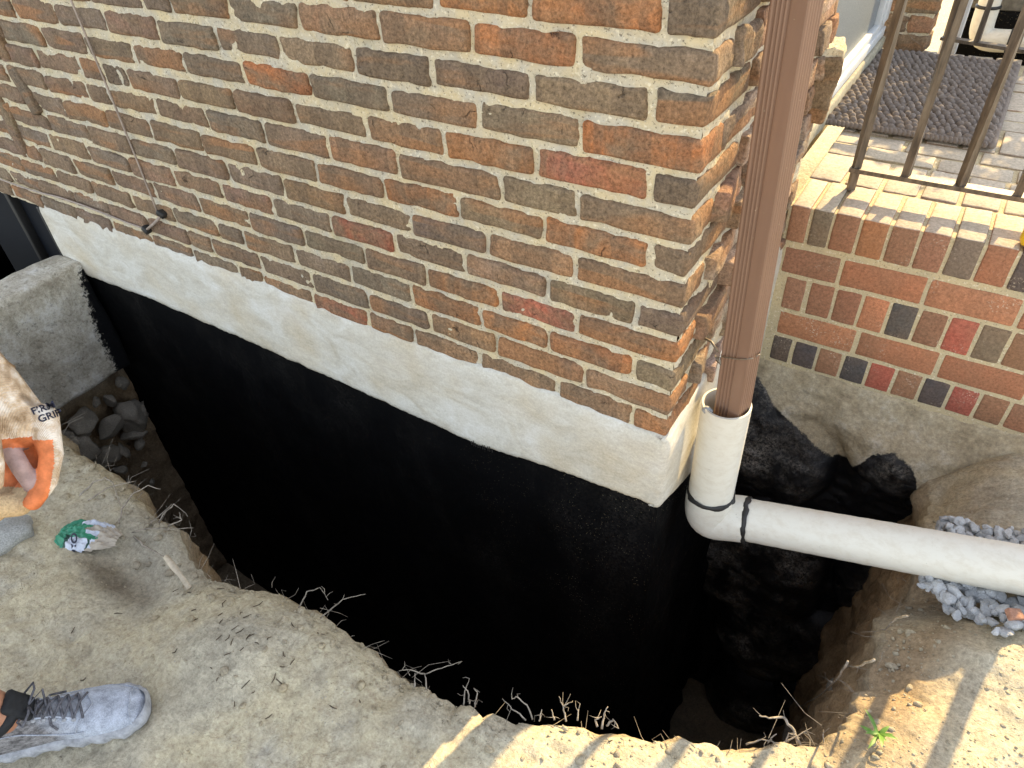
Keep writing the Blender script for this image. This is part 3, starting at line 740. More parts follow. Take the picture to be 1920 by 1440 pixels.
# ------------------------------------------------------------ railings
def bar(m, p0, p1, hw, hd, twist=0.0, n=1, a0=0.0):
    p0, p1 = Vector(p0), Vector(p1); t = (p1-p0).normalized(); s0 = t.cross(Vector((0, 1, 0)) if abs(t.y) < .9 else Vector((0, 0, 1))).normalized(); b0 = t.cross(s0)
    V = []; F = []
    for i in range(n+1):
        a = a0+twist*i/n; c, s = math.cos(a), math.sin(a)
        for (u, v) in ((-1, -1), (1, -1), (1, 1), (-1, 1)):
            uu, vv = u*hw, v*hd; V.append(p0.lerp(p1, i/n)+s0*(uu*c-vv*s)+b0*(uu*s+vv*c))
    for i in range(n):
        for j in range(4): F.append((i*4+j, i*4+(j+1) % 4, i*4+4+(j+1) % 4, i*4+4+j))
    F += [(3, 2, 1, 0), (n*4, n*4+1, n*4+2, n*4+3)]; m.add(V, F)
def railing(name, label, p0, p1, ztop, posts, foot, group):
    t = thing(name, label, 'railing', p0, group)
    p0, p1 = Vector(p0), Vector(p1)
    m = M(); bar(m, p0, p1, .006, .017); m.obj('bottom_rail', IRON, t, False)
    m = M(); bar(m, (p0.x, p0.y, ztop), (p1.x, p1.y, ztop), .008, .019); m.obj('top_rail', IRON, t, False)
    for i, k in enumerate(posts):
        q = p0.lerp(p1, k); last = foot and (i in (0, len(posts)-1)); hw = .0095 if i < len(posts)-1 or not foot else .014
        m = M(); bar(m, (q.x, q.y, q.z-(.062 if last else -.004)), (q.x, q.y, ztop-.008), hw, hw, 0 if hw > .012 else math.pi*.5, 18, .4+i*.9)
        m.obj('baluster' if hw < .012 else 'post', IRON, t, False)
railing('iron_railing', 'weathered iron railing of twisted balusters on the front edge of the stoop', (.112, .96, .292), (.905, .96, .292), 1.06, [(x-.112)/.793 for x in (.127, .253, .385, .515, .645, .775, .900)], True, 'iron railings of the stoop')
railing('iron_railing', 'far iron railing behind the doormat in front of the white drain elbow', (.135, 2.47, .268), (.90, 2.28, .268), 1.0, (.02, .17, .35, .53, .71, .98), False, 'iron railings of the stoop')

# ------------------------------------------------------------ doormat
mat_ = thing('doormat', 'thick grey brown rope doormat of braided knots lying on the stoop', 'doormat', (.17, 1.84, .233))
mx0, mx1, my0, my1 = -.052, .425, 1.41, 2.26
b = M(); V, F = rbox((mx1-mx0)/2-.006, (my1-my0)/2-.006, .008, .004, 0, 0, 0, 0); b.add([(p.x+(mx0+mx1)/2, p.y+(my0+my1)/2, p.z+.244) for p in V], F); b.obj('backing', ROPE, mat_)
kn = M(); nxk, nyk = 20, 26
for i in range(nxk):
    for j in range(nyk):
        x = mx0+.008+(mx1-mx0-.016)*(i+.5*(j % 2))/(nxk-.5); yy = my0+.014+(my1-my0-.028)*j/(nyk-1)+random.gauss(0, .0028); x += random.gauss(0, .0022)
        V, F = sphere((0, 0, 0), (.0122*random.uniform(.9, 1.1), .0160*random.uniform(.85, 1.1), .0155), 10, 7); a = random.uniform(-.9, .9)+.7
        ca, sa = math.cos(a), math.sin(a); z = .252+random.uniform(-.002, .003)
        kn.add([(x+p.x*ca-p.y*sa, yy+p.x*sa+p.y*ca, z+p.z) for p in V], F)
o = kn.obj('knots', ROPE, mat_); o['kind'] = 'stuff'
ed = M()
def braid(p0, p1, n):
    p0, p1 = Vector(p0), Vector(p1); t = (p1-p0).normalized(); s = Vector((-t.y, t.x, 0))
    for k in range(n):
        for sg in (-1, 1):
            c = p0.lerp(p1, (k+.25*sg)/n)+s*.006*sg; V, F = sphere((0, 0, 0), (.0135, .0075, .011), 8, 5); a = math.atan2(t.y, t.x)+sg*.75; ca, sa = math.cos(a), math.sin(a)
            ed.add([(c.x+p.x*ca-p.y*sa, c.y+p.x*sa+p.y*ca, c.z+p.z) for p in V], F)
braid((mx0, my0, .248), (mx1, my0, .248), 36); braid((mx0, my1, .248), (mx1, my1, .248), 36); braid((mx0, my0, .248), (mx0, my1, .248), 60); braid((mx1, my0, .248), (mx1, my1, .248), 60)
ed.obj('braided_edge', ROPE, mat_)['kind'] = 'stuff'

# ------------------------------------------------------------ downspout and drain pipe
ds = thing('downspout', 'brown ribbed metal downspout standing beside the house corner', 'downspout', (.085, .205, -.05))
def dprofile():
    # local: front face along -v, flat on the right half, flutes on the left; right side finely ribbed
    w, dpt = .067, .046; P = []
    for i in range(41):
        s = i/40; u = -w/2+w*s; d = 0
        if .06 < s < .56: d = .0055*(.5-.5*math.cos((s-.06)/.50*2*math.pi*4))
        P.append((u, -dpt/2+d))
    for i in range(1, 41):
        s = i/40; d = .0036*(.5-.5*math.cos(s*2*math.pi*6)); P.append((w/2-d, -dpt/2+dpt*s))
    for i in range(1, 21): P.append((w/2-w*i/20, dpt/2))
    for i in range(1, 20): P.append((-w/2, dpt/2-dpt*i/20))
    return P
PR = dprofile(); a = R(-17); ca, sa = math.cos(a), math.sin(a); V = []; n = len(PR)
zb, zt = -.042, 3.2; bx, by = .091, .167; tx, ty = .083-.026*(zt-zb), .202+.004
for z in [zb+(zt-zb)*i/24 for i in range(25)]:
    k = (z-zb)/1.0; cx = bx+.006-.032*k; cy = by+.004*k
    cx = max(cx, .063)
    for (u, v) in PR: V.append((cx+u*ca-v*sa, cy+u*sa+v*ca, z))
F = [(i*n+j, i*n+(j+1) % n, (i+1)*n+(j+1) % n, (i+1)*n+j) for i in range(24) for j in range(n)]
dobj = M().add(V, F).obj('spout_tube', DSP, ds)
wire = M(); zt_ = .168
pts = []
for i in range(29):
    t = i/28*2*math.pi*.97; u = .0375*math.copysign(abs(math.cos(t))**.5, math.cos(t)); v = .027*math.copysign(abs(math.sin(t))**.5, math.sin(t))
    pts.append((.090+u*ca-v*sa, .168+u*sa+v*ca, zt_+.012*u/.0375-.004*math.sin(2*t)))
tube(wire, pts, .0016, 6); tube(wire, [(.043, .155, .163), (.022, .168, .175), (-.004, .18, .171)], .0028, 6)
for i in range(4): tube(wire, [(.043+.004*i, .137, .165), (.049+.004*i, .130, .161-.004*i), (.047, .135, .155)], .0015, 5)
tag(wire.obj('tie_wire', WIREM), 'thin rusty wire tied round the brown downspout', 'wire')
dp = thing('drain_pipe', 'white plastic drain pipe turning from the downspout across the trench', 'pipe', (.075, .20, -.47))
def ring_tube(m, pts, r, n=32, mi=0): tube(m, pts, r, n, False, mi)
pr = .0575
vp0, vp1 = Vector((.082, .165, .018)), Vector((.086, .160, -.302))
m = M(); k = 60
ring_tube(m, [vp0.lerp(vp1, i/k) for i in range(k+1)], [pr+.00025*math.sin(i*1.9) for i in range(k+1)], 40)
ring_tube(m, [vp0.lerp(vp1, i/10*.6) for i in range(11)], pr-.005, 40)
r0 = len(m.v); nn = 40
V = []
for rr in (pr, pr-.005):
    for j in range(nn):
        t = 2*math.pi*j/nn; V.append((vp0.x+math.cos(t)*rr, vp0.y+math.sin(t)*rr, vp0.z+.0002))
m.add(V, [(j, (j+1) % nn, nn+(j+1) % nn, nn+j) for j in range(nn)])
m.obj('upright_pipe', PVC, dp)
dirh = (PIPE_B-PIPE_A).normalized(); el = M(); ep = []
c0 = vp1 + Vector((0, 0, .012)); c1 = PIPE_A + dirh*.105
ctrl = [c0, Vector((.079, .196, -.385)), Vector((.085, .199, -.412)), Vector((.105, .202, -.428)) , c1-dirh*.03, c1]
def bez(P, t):
    P = [p.copy() for p in P]
    while len(P) > 1: P = [a.lerp(b, t) for a, b in zip(P[:-1], P[1:])]
    return P[0]
ctrl2 = [c0, vp1+Vector((0, 0, -.02)), vp1+Vector((.001, .001, -.097)), vp1+Vector((.001, .004, -.097)), PIPE_A+dirh*.05, c1]
ep = [bez(ctrl2, i/20) for i in range(21)]
ring_tube(el, ep, [pr+.0045]*21, 36)
el.obj('elbow', PVC, dp)
for (c, d, wd) in ((vp1+Vector((0, 0, .012)), Vector((0, 0, 1)), .014), (c1, dirh, .014)):
    m = M(); pts = []; rad = []
    for i in range(5): pts.append(c+d*(wd*(i/4-.35))); rad.append(pr+(.0052 if 0 < i < 4 else .001))
    tube(m, pts, rad, 44, False)
    o = m.obj('sealant_ring', BLACK, dp)
    for v in o.data.vertices: v.co += Vector((nz(v.co.x*60, v.co.y*60, v.co.z*60), nz(v.co.y*60, v.co.z*60, 3), nz(v.co.z*60, v.co.x*60, 7)))*.006
m = M(); tube(m, [c1+Vector((-.012, -.058, -.018)), c1+Vector((-.026, -.054, -.020)), c1+Vector((-.034, -.050, -.012))], [.005, .003, .001], 6); m.obj('sealant_drip', BLACK, dp)
m = M(); far = PIPE_B+dirh*.9; k = 90
ring_tube(m, [c1.lerp(far, i/k) for i in range(k+1)], [pr-.001+.0004*math.sin(i*2.3) for i in range(k+1)], 40); m.obj('level_pipe', PVC, dp)
m = M(); ring_tube(m, [PIPE_B+dirh*(.010+.22*i/20) for i in range(21)], [pr+.004+.0018*math.sin(i*2.1) if i else pr for i in range(21)], 40); m.obj('coupling', PVC, dp)
pb = M(); V, F = pebble(.011, 4.2, .8, 10, 7); pb.add([(p.x+.049, p.y+.127, p.z+.012) for p in V], F)
tag(pb.obj('pebble', GRAVEL), 'small grey pebble caught in the top of the white pipe', 'pebble')

# ------------------------------------------------------------ gravel
GMESH = []
for i in range(10):
    V, F = rock(.0155*random.uniform(.7, 1.35), i*1.7, random.uniform(.45, .75), 8, 6, 9, .0); GMESH.append(M().add(V, F).mesh('stone', GRAVEL, False))
def gravel(label, pts):
    t = thing('gravel_bed', label, 'gravel', pts[0], 'gravel beds beside the drain pipe')
    for (x, y, z) in pts:
        o = link('stone', random.choice(GMESH), t, (x, y, z), (random.uniform(-.6, .6), random.uniform(-.6, .6), random.uniform(0, 6.3))); s = random.uniform(.6, 1.05); o.scale = (s, s, s)
front = []; back = []
while len(front) < 260:
    x = random.uniform(.60, 1.05); t = (x-PIPE_A.x)/(PIPE_B.x-PIPE_A.x); yc = PIPE_A.y+t*(PIPE_B.y-PIPE_A.y)
    w_ = min(.145, .04+(x-.60)*.62); y = yc-.030-random.uniform(0, 1)**1.2*w_*(1.25 if random.random() < .12 else 1)
    front.append((x, y, max(gz(x, y)+.010, -.335)+random.uniform(0, .024)))
while len(back) < 210:
    x = random.uniform(.60, 1.05); t = (x-PIPE_A.x)/(PIPE_B.x-PIPE_A.x); yc = PIPE_A.y+t*(PIPE_B.y-PIPE_A.y)
    y = yc+.056+random.uniform(0, .10)
    back.append((x, y, max(gz(x, y)+.016, -.315)+random.uniform(0, .034)))
gravel('heap of pale blue grey gravel on the near side of the white pipe', front)
gravel('line of pale blue grey gravel on the far side of the white pipe', back)
V, F = rbox(.015, .011, .008, .003, 0, 0, 0, .004, 5, 40); c = at(1903, 1152, 2, -.262)
tag(link('brick_chip', M().add(V, F).mesh('brick_chip', SBRICK, False), None, c, (.2, .1, .5), (.42, .21, .14)), 'small orange brick chip at the edge of the near gravel', 'brick chip')

# ------------------------------------------------------------ back of the stoop
pier = thing('brick_pier', 'short dark brick pier with a chipped edge behind the doormat', 'pier', (0, 2.40, .23))
for k in range(5):
    for (a, b) in (((-.10, .0), (.008, .098)) if k % 2 else ((-.10, -.045), (-.037, .098))):
        V, F = rbox((b-a)/2, .06, .030, .006, 3, 3, 1, .009, k*3.1+a*10, 22)
        link('brick', M().add(V, F).mesh('brick', BRICK), pier, ((a+b)/2, 2.42, .265+k*.068), (random.uniform(-.05, .05), 0, random.uniform(-.08, .08)), vary(random.choice([GRY, DRK, TAN])))
m = M(); V, F = rbox(.093, .052, .165, .004, 0, 0, 0, 0); m.add([(p.x-.002, p.y+2.42, p.z+.398) for p in V], F); m.obj('mortar', MORTAR, pier, False)
po = thing('white_post', 'short white wooden trim post beside the far drain elbow', 'post', (.16, 2.58, .2))
m = M(); V, F = rbox(.032, .035, .19, .004, 0, 0, 0, 0); m.add([(p.x+.165, p.y+2.58, p.z+.37) for p in V], F); m.obj('shaft', WHITE, po, False)
m = M(); V, F = rbox(.012, .012, .19, .003, 0, 0, 0, 0); m.add([(p.x+.150, p.y+2.54, p.z+.37) for p in V], F); m.obj('moulding', WHITE, po, False)
bp = thing('drain_pipe', 'far white drain elbow with black sealant behind the second railing', 'pipe', (.25, 2.85, .1))
m = M(); ring_tube(m, [(.252, 2.80, .80), (.252, 2.80, .31)], .043, 24); m.obj('upright_pipe', PVC, bp)
m = M(); ring_tube(m, [bez([Vector((.252, 2.80, .33)), Vector((.252, 2.80, .19)), Vector((.252, 2.80, .19)), Vector((.38, 2.79, .20))], i/14) for i in range(15)], .046, 24); m.obj('elbow', PVC, bp)
m = M(); ring_tube(m, [(.36, 2.79, .20), (1.2, 2.75, .22)], .043, 24); m.obj('level_pipe', PVC, bp)
for c, d in ((Vector((.252, 2.80, .325)), Vector((0, 0, 1))), (Vector((.375, 2.79, .2005)), Vector((1, 0, 0)))):
    m = M(); tube(m, [c-d*.007, c-d*.004, c+d*.004, c+d*.007], [.044, .050, .050, .044], 24, False); m.obj('sealant_ring', BLACK, bp)
bw = thing('rear_wall', 'low dark stucco wall with a black tarred base behind the far drain elbow', 'wall', (.8, 3.1, -.3))
m = M(); V, F = rbox(.75, .06, .13, .01, 10, 1, 3, .006, 3, 8); m.add([(p.x+.90, p.y+3.05, p.z+.40) for p in V], F); m.obj('stucco_face', DARKWALL, bw)
m = M(); V, F = rbox(.75, .064, .30, .01, 10, 1, 3, .006, 3, 8); m.add([(p.x+.90, p.y+3.05, p.z-.03) for p in V], F); m.obj('tarred_base', TAR, bw)
tw = M(); tube(tw, [at(1680, 35, 1, 2.33), at(1694, 44, 1, 2.33), at(1702, 62, 1, 2.34), at(1712, 74, 1, 2.35), at(1738, 92, 1, 2.36)], .0012, 5)
tag(tw.obj('loose_wire', WIREM), 'thin loose wire curling in front of the dark brick pier', 'wire')
jug = thing('plastic_jug', 'bright yellow rounded plastic jug on the front edge of the stoop', 'jug', (.588, .83, .235))
V, F = rbox(.040, .032, .045, .016, 4, 3, 5, .004, 9, 20); jo = M().add([(p.x*(1-.25*max(0, p.z)/.045)+.588, p.y+.832, p.z+.280) for p in V], F).obj('body', YELLOW, jug)
m = M(); tube(m, [(.588, .832, .318), (.588, .832, .350)], [.016, .014], 14); m.obj('cap', BLACK, jug)

# ------------------------------------------------------------ cable on the wall
cbl = thing('cable', 'thin pale cable stapled down the brick wall and along above the plaster band', 'cable', (-1.75, -.01, .1))
def wall_off(x, z): return -.012-.004*abs(nz(x*9, z*9))
m = M(); tube(m, [(-1.735+.012*math.sin(z*3)-.01*z, -.014, z) for z in [.171+.06*i for i in range(18)]], .0030, 7); m.obj('drop_wire', TWINE, cbl)
pts = [(-1.832, -.016, .092), (-1.95, -.014, .089), (-2.053, -.015, .094), (-2.2, -.014, .097), (-2.345, -.015, .096), (-2.47, -.014, .086), (-2.54, -.015, .083), (-2.62, -.014, .080), (-2.76, -.014, .081), (-3.2, -.014, .078)]
m = M(); tube(m, pts, .0032, 7); m.obj('level_wire', TWINE, cbl)
m = M(); tube(m, [(-1.712, -.014, .172), (-1.77, -.018, .130), (-1.834, -.016, .092)], .0048, 7); m.obj('link_wire', TWINE, cbl)
for (x, z) in ((-1.708, .176), (-1.842, .088)):
    V, F = rbox(.014, .012, .010, .004, 0, 0, 0, .003, x, 40); link('clip', M().add(V, F).mesh('clip', BLACK), cbl, (x, -.012, z), (0, .6, 0))

# ------------------------------------------------------------ things on the bank
c = at(-2, 1004, 2, -.255)
V2, F = rock(.105, 5.5, .36, 26, 18, 12, .08)
tag(link('boulder', M().add(V2, F).mesh('boulder', BOULDER), None, c, (.10, -.04, .8)), 'flat grey stone slab with glittering specks below the gloved hand', 'stone')
st = M(); sp = [at(312, 1045, 2, -.250), at(325, 1062, 2, -.241), at(338, 1078, 2, -.250), at(355, 1103, 2, -.262)]
tube(st, sp, [.0075, .0085, .006, .007], 8); tag(st.obj('stick', STICK_M), 'short pale peeled stick leaning over the lip of the trench', 'stick')

# crumpled cement bag
bagc = Vector((-1.205, -.79, gz(-1.205, -.79)+.004))
bag = thing('paper_bag', 'crumpled green and white paper bag with torn tan end on the dirt', 'bag', bagc)
bx_ = (at(225, 1015, 2, bagc.z)-at(117, 1003, 2, bagc.z)); bx_.z = 0; BL = bx_.length; ex = bx_.normalized(); ey = Vector((-ex.y, ex.x, 0))
b0 = at(117, 1003, 2, bagc.z)
half = .052
def bagpt(s, t):
    """s along, t across (-1..1)"""
    prof = math.sin(math.pi*min(1, .12+.80*s))**.6
    wv = half*prof*(1-.15*s)*(1+.10*nz(s*5, 3, t))
    h = .026*prof*math.sqrt(max(0, 1-(t*.96)**2)) + .012*fbm(s*7, t*3, 2, 4)*prof + .007*abs(nz(s*13, t*8, 5))*prof
    return b0 + ex*(s*BL) + ey*(t*wv) + Vector((0, 0, h))
bmats = [GREENP, WHITEP, TANP, DKGREEN, GREYP]
nu, nv = 60, 40; V = [bagpt(i/nu, -1+2*j/nv) for i in range(nu+1) for j in range(nv+1)]; F = []; mi = []
for i in range(nu):
    for j in range(nv):
        s, t = (i+.5)/nu, -1+2*(j+.5)/nv
        q = nz(s*9, t*4, 8)*.10
        if s > .72+.10*t+q: k = 2
        elif t < -.42+q*.5 and .20 < s: k = 3 if s < .265 or (.60 < s < .63) else 1
        elif t > .50+q and s > .30: k = 1
        elif s > .50 and abs(t+.02-(.85-s)*-.2) < .2 and s < .75: k = 1 if t > -.12 else 0
        elif s > .46+q and t > .12: k = 2
        else: k = 0
        if k == 0 and .20 < s < .28 and t < -.25: k = 3
        F.append((i*(nv+1)+j, (i+1)*(nv+1)+j, (i+1)*(nv+1)+j+1, i*(nv+1)+j+1)); mi.append(k)
m = M(); m.v = [tuple(p) for p in V]; m.f = F; m.mi = mi; m.obj('bag_sheet', bmats, bag)
tm = text_mesh('RO', .034); tm.materials.append(INK)
tp = bagpt(.43, -.66); o = link('lettering', tm, bag)
nrm_ = (bagpt(.42, -.62)-bagpt(.38, -.62)).cross(bagpt(.40, -.55)-bagpt(.40, -.70)).normalized()
ux = (ex*.35+ey*.93).normalized(); ux = (ux-nrm_*ux.dot(nrm_)).normalized(); uy = nrm_.cross(ux)
for v in tm.vertices: v.co = tp + nrm_*(.0045+v.co.z) + ux*v.co.x + uy*v.co.y
# small rubbish on the soil: crumbs, twigs
cr = M()
for i in range(2600):
    if i < 900: x, y = random.uniform(-1.5, .95), random.uniform(-1.25, -.45)
    else: x, y = random.uniform(.58, 1.0), random.uniform(-.5, .1)
    if i % 3 == 0:
        q = random.choice(_lp[120:]); x, y = q.x+random.gauss(0, .03), q.y-abs(random.gauss(0, .03))
    d = lipd(x, y)
    if inside_trench(x, y): continue
    r = random.choice([.0011, .0014, .0018, .0022, .003])*(2.2 if random.random() < .05 else 1); V, F = pebble(r, i*.37, .7, 5, 4, .5); zz = surf(x, y, d)+r*.3
    cr.add([(p.x+x, p.y+y, p.z+zz) for p in V], F)
o = cr.obj('soil_crumbs', DIRT); tag(o, 'loose crumbs of soil scattered over the bank', 'soil', kind='stuff')
cl = M()
for i in range(420):
    if random.random() < .55: q = random.choice(_lp[60:]); x, y = q.x+random.gauss(0, .05), q.y-abs(random.gauss(0, .06))
    elif random.random() < .5: x, y = random.uniform(-1.5, .5), random.uniform(-1.25, -.55)
    else: x, y = random.uniform(.56, 1.0), random.uniform(-.45, .15)
    if inside_trench(x, y): continue
    r = random.choice([.003, .004, .004, .005, .006, .008, .011]); V, F = rock(r, i*.71, .7, 8, 6, 6, .25); zz = gz(x, y)+r*.12; a = random.uniform(0, 6); ca_, sa_ = math.cos(a), math.sin(a)
    cl.add([(p.x*ca_-p.y*sa_+x, p.x*sa_+p.y*ca_+y, p.z+zz) for p in V], F)
o2 = cl.obj('soil_clods', DIRT); tag(o2, 'dry clods of soil lying along the lip of the trench', 'soil', kind='stuff')
for nm in ('subsoil', 'damp'):
    at_ = o2.data.attributes.new(nm, 'FLOAT', 'POINT'); at_.data.foreach_set('value', [.2]*len(o2.data.vertices))
for nm in ('subsoil', 'damp'):
    at_ = o.data.attributes.new(nm, 'FLOAT', 'POINT'); at_.data.foreach_set('value', [.15]*len(o.data.vertices))

tw = M()
for i in range(60):
    x, y = random.uniform(-1.2, .5), random.uniform(-1.2, -.5)
    if i < 36: x, y = -.60+random.gauss(0, .16), -.80+random.gauss(0, .07)
    if inside_trench(x, y): continue
    a = random.gauss(.9, .7); L = random.uniform(.003, .010)*(2.0 if random.random() < .15 else 1); q = []
    for k in range(3):
        xx, yy = x+math.cos(a)*L*(k-1)+random.gauss(0, .0015), y+math.sin(a)*L*(k-1)+random.gauss(0, .0015); q.append((xx, yy, gz(xx, yy)+.0012))
    tube(tw, q, [.0009, .0012, .0006], 5)
tag(tw.obj('bark_bits', BARK), 'dark bits of bark and twig scattered on the sandy bank', 'debris', kind='stuff')

# ------------------------------------------------------------ dry roots along the lip
def root(label, lines, r=.0023, group='dry roots along the trench'):
    m = M(); r *= .85
    for L in lines:
        pts = [Vector(p) for p in L]; dense = []
        for a, b in zip(pts[:-1], pts[1:]):
            for k in range(4): dense.append(a.lerp(b, k/4)+Vector((random.gauss(0, 1), random.gauss(0, 1), random.gauss(0, 1)))*.0009)
        dense.append(pts[-1]); n = len(dense)
        tube(m, dense, [r*(1-.75*i/n) for i in range(n)], 5)
        for q in range(2):
            i = random.randrange(n//4, n); p = dense[i]; d = Vector((random.gauss(0, 1), random.gauss(0, 1), random.gauss(.3, .8))).normalized()
            tube(m, [p, p+d*.011, p+d*.018+Vector((random.gauss(0, .004), random.gauss(0, .004), random.uniform(-.006, .01)))], [.0008, .0006, .0003], 4)
    return tag(m.obj('root', ROOT_M), label, 'root', group)
def P2(z, *uv): return [at(u, v, 2, z+.012*i) for i, (u, v) in enumerate(uv)]
root('long forked dry root rising over the trench right of the pale stick', [P2(-.28, (600, 1160), (622, 1140), (650, 1122), (685, 1114)), P2(-.28, (560, 1140), (575, 1110), (600, 1102), (615, 1125))])
root('dry root with a long arm reaching right over the dark trench', [P2(-.30, (800, 1292), (796, 1264), (828, 1252), (866, 1240)), P2(-.29, (796, 1264), (770, 1256), (748, 1258)), P2(-.29, (777, 1290), (778, 1262))])
root('bushy little dry root where the shade meets the sunlit lip', [P2(-.30, (868, 1325), (872, 1295), (880, 1272)), P2(-.30, (880, 1322), (878, 1296), (868, 1285)), P2(-.30, (890, 1325), (896, 1300), (888, 1290))])
root('pair of thin dry roots at the left end of the sunlit lip', [P2(-.30, (985, 1350), (962, 1330), (942, 1310)), P2(-.30, (1000, 1350), (988, 1322), (970, 1308), (960, 1311)), P2(-.3, (1010, 1352), (1016, 1330))])
root('upright branching dry root in the middle of the sunlit lip', [P2(-.30, (1062, 1352), (1056, 1325), (1048, 1306)), P2(-.29, (1056, 1325), (1066, 1318)), P2(-.30, (1082, 1352), (1085, 1330)), P2(-.3, (1040, 1352), (1034, 1330))], .0026)
root('bent pale root at the right end of the sunlit root tuft', [P2(-.31, (1130, 1365), (1132, 1340), (1140, 1325)), P2(-.31, (1138, 1362), (1150, 1348), (1160, 1366)), P2(-.31, (1120, 1362), (1116, 1350), (1128, 1344))], .003)
root('thick hooked root standing out of the trench near the green weed', [P2(-.33, (1500, 1398), (1488, 1370), (1470, 1344), (1446, 1346), (1424, 1342))], .0048)
root('tangle of dry roots on the lip left of the green weed', [P2(-.33, (1400, 1396), (1428, 1386), (1462, 1394)), P2(-.33, (1462, 1396), (1490, 1382), (1522, 1364)), P2(-.33, (1440, 1392), (1456, 1376)), P2(-.33, (1470, 1396), (1480, 1376), (1500, 1384)), P2(-.33, (1545, 1398), (1543, 1376))], .0026)
root('big bare root arching over the left end of the trench', [P2(-.262, (223, 982), (229, 955), (248, 926), (277, 911), (301, 917)), P2(-.25, (150, 930), (175, 905), (198, 896), (212, 905), (226, 950)), P2(-.25, (165, 940), (200, 915), (254, 902))], .0032)
root('spreading bare root between the bag and the trench', [P2(-.29, (225, 1015), (246, 1000), (280, 990), (320, 992), (362, 990)), P2(-.29, (255, 998), (290, 975), (322, 945)), P2(-.29, (292, 990), (305, 965), (326, 945), (348, 962)), P2(-.29, (310, 990), (340, 975), (336, 960))], .0030)
root('knobbly root running from the bag to the pale stick', [P2(-.285, (248, 1003), (270, 1022), (290, 1034), (312, 1046))], .0045)
root('wiry bare roots under the concrete curb', [P2(-.35, (95, 830), (120, 822), (138, 818)), P2(-.35, (98, 835), (128, 840), (134, 868), (145, 885)), P2(-.33, (150, 890), (140, 908), (120, 930), (105, 960))], .0022)
def PX(x, *uv): return [at(u, v, 0, x) for u, v in uv]
root('pale root hanging from the right bank under the pipe', [PX(.56, (1700, 1155), (1680, 1160), (1660, 1180), (1638, 1184))], .003)
root('forked root crossing the dark right bank', [PX(.52, (1640, 1236), (1610, 1250), (1578, 1250)), PX(.50, (1590, 1240), (1570, 1275), (1535, 1305), (1500, 1325), (1470, 1318)), PX(.50, (1560, 1280), (1545, 1270))], .0032)
fine = M()
for i in range(240):
    q = random.choice(_lp[110:-60] if random.random() < .8 else _lp[60:160]); z = surf(q.x, q.y, 0)
    p = Vector((q.x+random.gauss(0, .012), q.y+random.gauss(0, .012), z-random.uniform(-.01, .05)))
    d = Vector((random.gauss(0, .7), .8+random.gauss(0, .5), random.gauss(.1, .7))).normalized(); L = random.choice([.012, .02, .03, .05, .085])
    if q.x > .5: d = Vector((-.7+random.gauss(0, .4), random.gauss(0, .5), random.gauss(.2, .4))).normalized()
    e1 = p+d*L*.5+Vector((random.gauss(0, .006), random.gauss(0, .006), random.gauss(0, .006))); e2 = p+d*L+Vector((random.gauss(0, .012), random.gauss(0, .01), random.gauss(0, .01)))
    tube(fine, [p, e1, e2], [.0008, .0006, .0003], 4, False)
tag(fine.obj('fine_roots', ROOT_M), 'fringe of hair fine roots along the edge of the trench', 'roots', kind='stuff')

# ------------------------------------------------------------ weeds and the shade giving shrub
def leaf(m, p, d, L, wd, up=Vector((0, 0, 1)), mi=0):
    d = d.normalized(); s = d.cross(up)
    if s.length < .05: s = Vector((1, 0, 0))
    s.normalize(); n = s.cross(d); V = []
    for t, w_ in ((0, .12), (.25, .8), (.5, 1), (.75, .65), (1, .05)):
        c = p+d*(L*t)+Vector((0, 0, -L*.35*t*t)); V += [c-s*wd*w_+n*wd*.25*w_, c, c+s*wd*w_+n*wd*.25*w_]
    F = []
    for i in range(4):
        for j in range(2): F.append((i*3+j, i*3+j+1, i*3+j+4, i*3+j+3))
    m.add(V, F, mi)
def weed(label, c, n, L, lean=(0, 0, 0)):
    w_ = thing('weed', label, 'weed', c); m = M(); lf = []
    for i in range(n):
        a = 2*math.pi*i/n*2.4+random.uniform(-.3, .3); el_ = random.uniform(.3, 1.1); d = Vector((math.cos(a)*math.cos(el_), math.sin(a)*math.cos(el_), math.sin(el_)))+Vector(lean)
        h = Vector(c)+Vector((0, 0, .004+.03*random.random()*L/.05)); tube(m, [c, h+d*.004], [.0012, .0009], 5)
        b_ = M(); leaf(b_, h, d, L*random.choice([.45, .7, .9, 1.3]), L*random.uniform(.06, .13)); b_.obj('leaf', LEAF, w_)
    m.obj('stem', LEAF, w_)
wc = at(1634, 1398, 2, -.31); wc.z = gz(wc.x, wc.y)+.002
weed('small bright green weed at the trench lip in the sun', wc, 13, .042)
weed('tiny green sprout above the far drain elbow', Vector((.335, 3.0, .53)), 10, .10)
sh = thing('shrub', 'leafy green shrub standing beyond the stoop and the rear wall', 'shrub', (.75, 3.65, -.28))
m = M(); tube(m, [(.75, 3.65, -.3), (.74, 3.64, .3), (.70, 3.62, .9), (.66, 3.6, 1.3)], [.035, .03, .022, .01], 8)
for i in range(9):
    a = i*2.4; tube(m, [(.72, 3.63, .5+.07*i), (.72+.17*math.cos(a), 3.63+.17*math.sin(a), .75+.07*i), (.72+.33*math.cos(a), 3.63+.3*math.sin(a), .95+.06*i)], [.012, .008, .003], 6)
m.obj('trunk', BARK, sh)
m = M()
